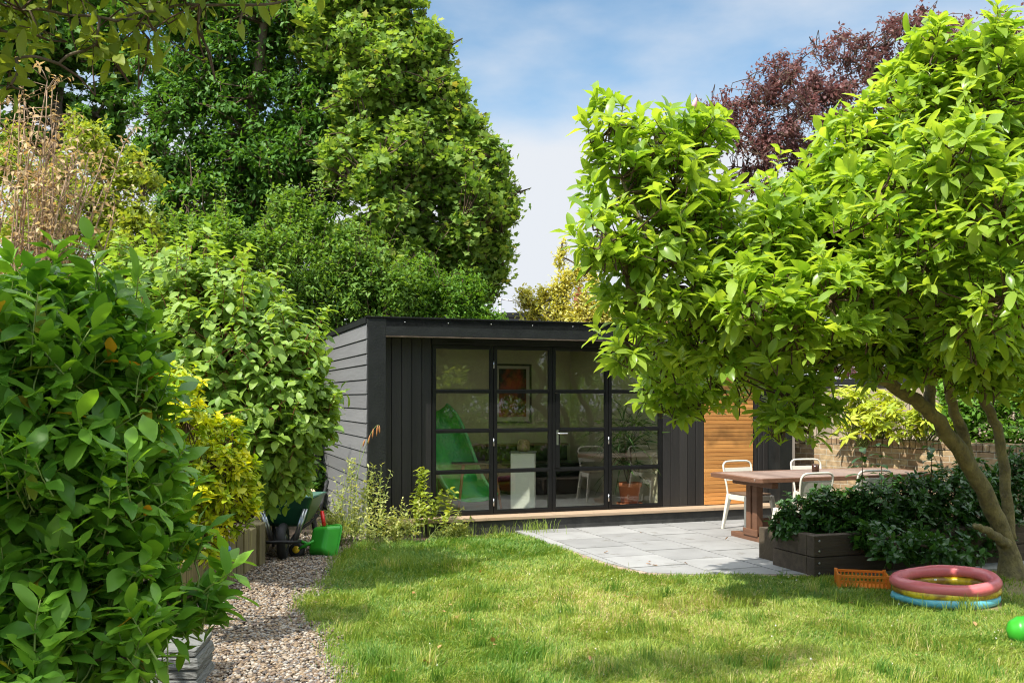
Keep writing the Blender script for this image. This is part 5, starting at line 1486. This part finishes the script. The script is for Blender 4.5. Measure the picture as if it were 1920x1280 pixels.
shrub('background_shrub', 'dark green bush on the raised bed behind the magnolia stems', (6.0, 12.0, .96), [(1820, 760, 80, 11.5), (1900, 740, 90, 11.5), (1870, 820, 60, 11.2), (1780, 720, 60, 12), (1940, 820, 70, 11), (1900, 660, 80, 12), (1800, 800, 45, 11.5), (1980, 740, 90, 11.5)], M['leaf_lime'], 2200, 5, .085, T_MID, sub=4, along=1, L=.2, up=.4, zmin=1.0)
shrub('purple_hedge', 'dark purple leaved hedge above the pale board fence', (6.6, 16.2, 0), [(1560, 690, 50, 15.8), (1640, 690, 55, 15.8), (1490, 680, 60, 16), (1720, 680, 60, 15.6), (1600, 640, 60, 16), (1700, 620, 70, 16), (1500, 620, 70, 16), (1800, 640, 80, 15.6), (1900, 640, 90, 15.2)], M['leaf_purple'], 2600, 4, .07, T_FAR, sub=5, along=1, L=.2, up=.4, cat='hedge')

# ------------------------------------------------------------------ weeds and climbers by the garden room
WD = 'wild plants along the garden room wall'
def weed(label, spec, base, n, k, size, leaf, tpl, nst, **kw):
    C, Rr = lobes3(spec)
    b0 = Vector(base); m_ = MB(); tips_, ou = [], []
    for i in range(nst):
        j = rng.integers(len(C)); c = Vector(C[j]); r = Rr[j][0]
        e = c + Vector((random.gauss(0, .5), random.gauss(0, .5), random.gauss(.2, .5))) * r
        e.z = max(e.z, .06)
        b = Vector((e.x * .55 + b0.x * .45 + random.gauss(0, .08), e.y * .6 + b0.y * .4 + random.gauss(0, .06), 0))
        limb(m_, [b, b.lerp(e, .55) + Vector((0, 0, .08)), e], .0035, .0015, 4, 3)
        for t in np.linspace(.35, 1, n):
            q = b.lerp(e, t) + Vector((0, 0, .08 * (1 - abs(2 * t - 1))))
            tips_.append(q); ou.append((e - b).normalized())
    V, F_, A, _ = leaves_on(np.array(tips_), np.array(ou), k, size, tpl, alpha=(40, 95), along=.6, L=.04, up=.4, **kw)
    plant('weed', label, 'plant', b0, [(V, F_, A)], m_, M['green_stem'], None, None, leaf, WD, ('stems', 'foliage'))
weed('pale yellow green weeds growing up the grey side cladding', [(640, 950, 45, 10.4), (690, 950, 40, 10.3), (660, 910, 28, 10.5), (700, 890, 22, 10.6), (620, 980, 35, 10.2), (660, 870, 12, 10.6), (700, 985, 40, 10.1)], (-1.75, 10.3, 0), 6, 3, .046, M['leaf_weed'], T_MID, 75)
weed('leafy green bramble standing in front of the dark boards', [(815, 950, 35, 10.8), (800, 905, 22, 10.8), (830, 930, 25, 10.8), (795, 885, 10, 10.9), (840, 985, 35, 10.6), (790, 985, 40, 10.5), (785, 940, 18, 10.8)], (-.95, 10.72, 0), 7, 3, .068, M['leaf_lightgreen'], T_CORN, 20)
weed('low weeds at the foot of the garden room corner post', [(730, 985, 40, 10.3), (760, 990, 40, 10.4), (870, 995, 25, 10.7)], (-1.2, 10.4, 0), 6, 3, .045, M['leaf_weed'], T_MID, 70)
dr = thing('drooping_sedge', 'arching sedge stem with drooping reddish seed heads by the side wall', 'plant', (at(655, 990, 10.5).x, 10.5, 0), 0)
b0 = dr.location.copy()
p = MB()
def rel(px, py, Y): return at(px, py, Y) - b0
limb(p, [Vector((0, 0, 0)), rel(668, 900, 10.5), rel(690, 825, 10.5), rel(704, 800, 10.5), rel(711, 797, 10.5)], .004, .002, 5, 4)
limb(p, [Vector((.02, 0, 0)), rel(672, 880, 10.5), rel(676, 840, 10.5), rel(684, 824, 10.5)], .003, .0015, 5, 4)
p.build('stem', M['green_stem'], dr)
p = MB()
for a, b in (((708, 797), (706, 818)), ((711, 797), (712, 813)), ((700, 803), (698, 822)), ((694, 815), (690, 832)), ((684, 824), (680, 838))):
    q0, q1 = rel(*a, 10.48), rel(*b, 10.48); p.tube([q0, q0.lerp(q1, .3), q0.lerp(q1, .7), q1], [.003, .010, .009, .002], 6)
p.build('seed_head', M['leaf_fallen'], dr)

# ------------------------------------------------------------------ grass blades, pebbles, fallen leaves
EX = np.array([p.x for p in EDGE]); EY = np.array([p.y for p in EDGE])
def fieldn(X, Y):
    return (np.sin(X * 2.1 + 1.3 * np.sin(Y * 1.7)) + np.sin(Y * 2.9 + 1.1 * np.sin(X * 2.3 + 1)) + np.sin(X * 5.3 + Y * 3.1) * .6 + np.sin(Y * 6.7 - X * 4.1 + 2) * .5) / 3.1
def in_poly(X, Y, poly):
    r = np.zeros(len(X), bool); n = len(poly)
    for i in range(n):
        x1, y1 = poly[i]; x2, y2 = poly[(i + 1) % n]
        c = ((y1 > Y) != (y2 > Y)) & (X < (x2 - x1) * (Y - y1) / (y2 - y1 + 1e-12) + x1)
        r ^= c
    return r
PATW = [tuple(L2W(*q)[:2]) for q in PATL]
_c = (sum(p[0] for p in PATW) / len(PATW), sum(p[1] for p in PATW) / len(PATW))
PATW = [(p[0] + .085 * (p[0] - _c[0]) / math.dist(p, _c), p[1] + .085 * (p[1] - _c[1]) / math.dist(p, _c)) for p in PATW]
PLW = [tuple((pl_.matrix_basis @ Vector(q))[:2]) for q in ((-.02, -.02, 0), (3.7, -.02, 0), (3.7, 1.2, 0), (-.02, 1.2, 0))]
def lawn_mask(X, Y, pad=.0):
    ex = np.interp(Y, EY, EX) + .02 * np.sin(Y * 23) + .015 * np.sin(Y * 51)
    m = X > ex - .05 * rng.random(len(X)) + pad
    m &= ~in_poly(X, Y, PATW) & ~in_poly(X, Y, PLW)
    lx = (X - C0.x) * cT + (Y - C0.y) * sT; ly = -(X - C0.x) * sT + (Y - C0.y) * cT
    front = -.22 - .30 * np.clip((1.6 - lx) / 1.4, 0, 1) * (lx > -.1) + .06 * np.sin(lx * 9)
    m &= ly < front
    pc = (X - 3.38) ** 2 + (Y - 7.48) ** 2 < .40 ** 2
    cc = (np.abs(X - cr.location.x) < .2) & (np.abs(Y - cr.location.y) < .14)
    m &= ~pc & ~cc
    bare = np.clip((X - 3.7 + .3 * np.sin(Y * 5)) * 2, 0, 1) * (Y > 6.7)
    m &= rng.random(len(X)) > bare * .93
    return m
def blades(X, Y, h, w, lean, var):
    n = len(X)
    a = rng.random(n) * 6.283
    dx, dy = np.cos(a), np.sin(a)
    b = 4 * fieldn(X * 1.9 + 3, Y * 1.9 + 7) + rng.normal(size=n) * 1.0
    lx_, ly_ = np.cos(b) * lean * h, np.sin(b) * lean * h
    z0 = np.full(n, .010)
    V = np.zeros((n, 5, 3), np.float32)
    V[:, 0] = np.stack([X - dx * w / 2, Y - dy * w / 2, z0], 1)
    V[:, 1] = np.stack([X + dx * w / 2, Y + dy * w / 2, z0], 1)
    V[:, 2] = np.stack([X + dx * w * .42 + lx_ * .35, Y + dy * w * .42 + ly_ * .35, z0 + h * .6], 1)
    V[:, 3] = np.stack([X - dx * w * .42 + lx_ * .35, Y - dy * w * .42 + ly_ * .35, z0 + h * .6], 1)
    V[:, 4] = np.stack([X + lx_, Y + ly_, z0 + h * (1 - .28 * np.minimum(lean, 1.5))], 1)
    k = (np.arange(n) * 5)[:, None]
    return V.reshape(-1, 3), [k + np.array([[0, 1, 2, 3]]), k + np.array([[3, 2, 4]])], np.repeat(var, 5)
N_ = 430000
Yg = 4.6 * (11.4 / 4.6) ** rng.random(N_)
Xg = -1.7 + (rng.random(N_) * (.60 * Yg + 1.9))
keep = lawn_mask(Xg, Yg)
Xg, Yg = Xg[keep], Yg[keep]
f1 = fieldn(Xg, Yg); f2 = fieldn(Xg * 2.7 + 5, Yg * 2.7 + 2)
dry = np.clip(.10 + .70 * np.exp(-((Xg - .9) ** 2 / 1.6 + (Yg - 7.4) ** 2 / 1.2)) + .62 * np.exp(-((Xg - 2.2) ** 2 / 1.5 + (Yg - 5.4) ** 2 / .8)) + .42 * f1 + .26 * f2, 0, 1.0)
lush = np.clip(np.exp(-((Xg + .9) ** 2 / 1.0 + (Yg - 9.6) ** 2 / 1.2)) + .6 * np.exp(-((Xg - .3) ** 2 / .9 + (Yg - 10.3) ** 2 / .5)) - .2 * f2, 0, 1)
worn = (dry > .62) & (rng.random(len(Xg)) < .45 * np.clip((dry - .55) * 3, 0, 1))
keep = ~worn
Xg, Yg, f1, f2, dry, lush = Xg[keep], Yg[keep], f1[keep], f2[keep], dry[keep], lush[keep]
var = np.clip(.34 + .52 * dry - .25 * lush + .16 * fieldn(Xg * 7, Yg * 7) + .80 * (rng.random(len(Xg)) - .5), 0, .89)
straw = rng.random(len(Xg)) < (.08 + .50 * dry)
var[straw] = .95 + .05 * rng.random(straw.sum())
hg = (.024 + .034 * rng.random(len(Xg)) ** 1.5) * (1 + .9 * lush + .55 * np.clip(f2, -1, 1)) * np.where(straw, .7, 1)
ln = np.abs(rng.normal(size=len(Xg))) * .55 + .25 + .5 * straw
V, F_, A = blades(Xg, Yg, hg, .0042 * (1 + .5 * rng.random(len(Xg))) * np.clip(Yg / 6, .9, 1.7), ln, var)
tag(np_mesh('grass', V, F_, M['grass'], None, var=A, smooth=False), 'sunlit lawn of mixed green and straw coloured grass', 'grass', kind='stuff')
# longer tufts and seed stems
cx, cy = [], []
hh, vv_ = [], []
def tuft(px, py, n, spread, h, v):
    c = gnd(px, py)
    for i in range(n):
        cx.append(c.x + random.gauss(0, spread)); cy.append(c.y + random.gauss(0, spread)); hh.append(h * random.uniform(.5, 1.1)); vv_.append(min(max(v + random.gauss(0, .12), 0), .9))
for px, py, n, sp, h, v in ((770, 1068, 260, .22, .20, .45), (700, 1055, 260, .22, .15, .2), (900, 1150, 150, .06, .16, .12), (985, 1240, 220, .09, .13, .1), (1000, 1000, 110, .12, .20, .5), (930, 1003, 70, .12, .16, .6), (700, 1255, 240, .10, .15, .2), (1060, 1170, 80, .2, .15, .6), (730, 1005, 220, .15, .24, .6), (860, 1008, 120, .1, .18, .5), (1640, 1160, 90, .25, .16, .5), (1480, 1150, 60, .3, .14, .6), (1250, 1220, 90, .4, .14, .8), (1820, 1165, 70, .2, .18, .4), (660, 1130, 120, .12, .12, .4), (660, 1200, 120, .08, .12, .5), (1040, 1040, 100, .08, .12, .3), (1130, 1075, 100, .08, .10, .4), (1210, 1092, 80, .1, .09, .5), (700, 1030, 140, .1, .14, .3), (650, 1005, 200, .16, .38, .7), (700, 1000, 200, .14, .42, .75), (745, 998, 160, .12, .34, .7), (620, 1010, 120, .12, .28, .6), (830, 1003, 120, .12, .26, .6)):
    tuft(px, py, n, sp, h, v)
for i in range(420):
    yy = 4.9 * (10.8 / 4.9) ** random.random(); xx = random.uniform(-1.2, .56 * yy)
    if not lawn_mask(np.array([xx]), np.array([yy]), .03)[0]: continue
    q = random.random(); h_ = random.uniform(.06, .15); v0 = random.choice((.05, .15, .3, .6, .85)); sp_ = random.uniform(.02, .06)
    for k in range(int(18 + 50 * q)):
        cx.append(xx + random.gauss(0, sp_)); cy.append(yy + random.gauss(0, sp_)); hh.append(h_ * random.uniform(.5, 1.15)); vv_.append(min(max(v0 + random.gauss(0, .14), 0), 1))
for i in range(1500):                         # ragged edge along the gravel
    t = random.random(); yy = 4.6 + 5.6 * t; xx = float(np.interp(yy, EY, EX)) + random.gauss(-.01, .05)
    cx.append(xx); cy.append(yy); hh.append(random.uniform(.03, .11)); vv_.append(min(max(random.gauss(.4, .25), 0), 1))
cx, cy, hh, vv_ = map(np.array, (cx, cy, hh, vv_))
V, F_, A = blades(cx, cy, hh, np.full(len(cx), .0048), np.abs(rng.normal(size=len(cx))) * .4 + .1, vv_)
tag(np_mesh('tall_grass', V, F_, M['grass'], None, var=A, smooth=False), 'longer tufts and seed stems standing out of the lawn', 'grass', kind='stuff')

# pebbles of the path
def pebbles(n):
    t = (1 + 5 ** .5) / 2
    iv = np.array([(-1, t, 0), (1, t, 0), (-1, -t, 0), (1, -t, 0), (0, -1, t), (0, 1, t), (0, -1, -t), (0, 1, -t), (t, 0, -1), (t, 0, 1), (-t, 0, -1), (-t, 0, 1)], np.float32)
    iv /= np.linalg.norm(iv[0])
    fc = np.array([(0, 11, 5), (0, 5, 1), (0, 1, 7), (0, 7, 10), (0, 10, 11), (1, 5, 9), (5, 11, 4), (11, 10, 2), (10, 7, 6), (7, 1, 8), (3, 9, 4), (3, 4, 2), (3, 2, 6), (3, 6, 8), (3, 8, 9), (4, 9, 5), (2, 4, 11), (6, 2, 10), (8, 6, 7), (9, 8, 1)])
    Y = 4.2 * (11.2 / 4.2) ** rng.random(n); X = -2.5 + rng.random(n) * 2.0
    ex = np.interp(Y, EY, EX) + .06 * np.abs(rng.normal(size=n))
    m = X < ex
    X, Y = X[m], Y[m]; n = len(X)
    r = .0085 * (1 + .9 * rng.random(n) ** 2)
    sc = np.stack([r * (1 + .5 * rng.random(n)), r * (.8 + .3 * rng.random(n)), r * (.5 + .25 * rng.random(n))], 1)
    v = iv[None] * (1 + .22 * rng.normal(size=(n, 12, 1)).clip(-1, 1)) * sc[:, None]
    a = rng.random(n) * 6.283; tl_ = rng.normal(size=n) * .35
    ca, sa = np.cos(a)[:, None], np.sin(a)[:, None]; ct, st = np.cos(tl_)[:, None], np.sin(tl_)[:, None]
    x, y, z = v[..., 0], v[..., 1], v[..., 2]
    y, z = y * ct - z * st, y * st + z * ct
    x, y = x * ca - y * sa, x * sa + y * ca
    hump = .012 * (fieldn(X * 2, Y * 2) + 1)
    V = np.stack([x + X[:, None], y + Y[:, None], z + (.009 + hump + .008 * rng.random(n))[:, None]], -1)
    F_ = (fc[None] + (np.arange(n) * 12)[:, None, None]).reshape(-1, 3)
    return V.reshape(-1, 3), [F_], np.repeat(rng.random(n), 12)
V, F_, A = pebbles(46000)
tag(np_mesh('gravel', V, F_, M['pebble'], None, var=A, smooth=True), 'brown and cream pebbles of the garden path', 'gravel', kind='stuff')

# clover flowers and small litter in the lawn
n = 80
X = -.8 + rng.random(n) * 4.2; Y = 5.1 + rng.random(n) ** 1.4 * 5.0
m = lawn_mask(X, Y, .08); X, Y = X[m], Y[m]
fm = MB()
for x, y in zip(X, Y):
    fm.M = Matrix.Translation((x, y, .035)); r = random.uniform(.005, .010)
    fm.put([(r, 0, 0), (-r * .5, r * .87, 0), (-r * .5, -r * .87, 0), (0, 0, r * 1.1), (0, 0, -r * .6)], [(0, 1, 3), (1, 2, 3), (2, 0, 3), (1, 0, 4), (2, 1, 4), (0, 2, 4)], True)
fm.M = Matrix.Identity(4)
tag(fm.build('clover_flowers', M['white_paint']), 'tiny white clover flowers scattered in the lawn', 'flowers', kind='stuff')

def leaf_obj(px, py, size, z, label, grp, i):
    c = gnd(px, py)
    V, F_, k_ = place(leaf_tpl('fine', w=.55, fold=.12, droop=-.12), np.array([[0, 0, 0.]]), np.array([[1., 0, .1]]), np.array([[0, 0, 1.]]), np.array([size]))
    o = np_mesh('fallen_leaf', V, F_, M['leaf_fallen'], None, var=np.full(len(V), random.random()), smooth=True)
    o.location = (c.x, c.y, z); o.rotation_euler = (random.gauss(0, .3), random.gauss(0, .3), random.random() * 6.28)
    tag(o, label, 'leaf', grp)
for i, (px, py) in enumerate(((837, 1158), (855, 1172), (880, 1172), (708, 1040), (736, 1036), (655, 1107), (738, 1102), (777, 1119), (845, 1145), (900, 1083), (925, 1218), (806, 1256), (935, 1222), (742, 1270), (1108, 1252), (1600, 1140), (1720, 1240), (1830, 1185), (820, 1230), (1180, 1130))):
    leaf_obj(px, py, random.uniform(.035, .065), .045, 'curled dry brown leaf lying on the lawn', 'dry leaves fallen on the lawn', i)
for i, (px, py) in enumerate(((1200, 1003), (1330, 978), (1245, 983), (1132, 1042), (1290, 1063), (1216, 1059), (1222, 1064), (1233, 1066), (1360, 1017))):
    leaf_obj(px, py, random.uniform(.03, .06), .036, 'small dry leaf lying on the pale patio slabs', 'dry leaves fallen on the patio', i)
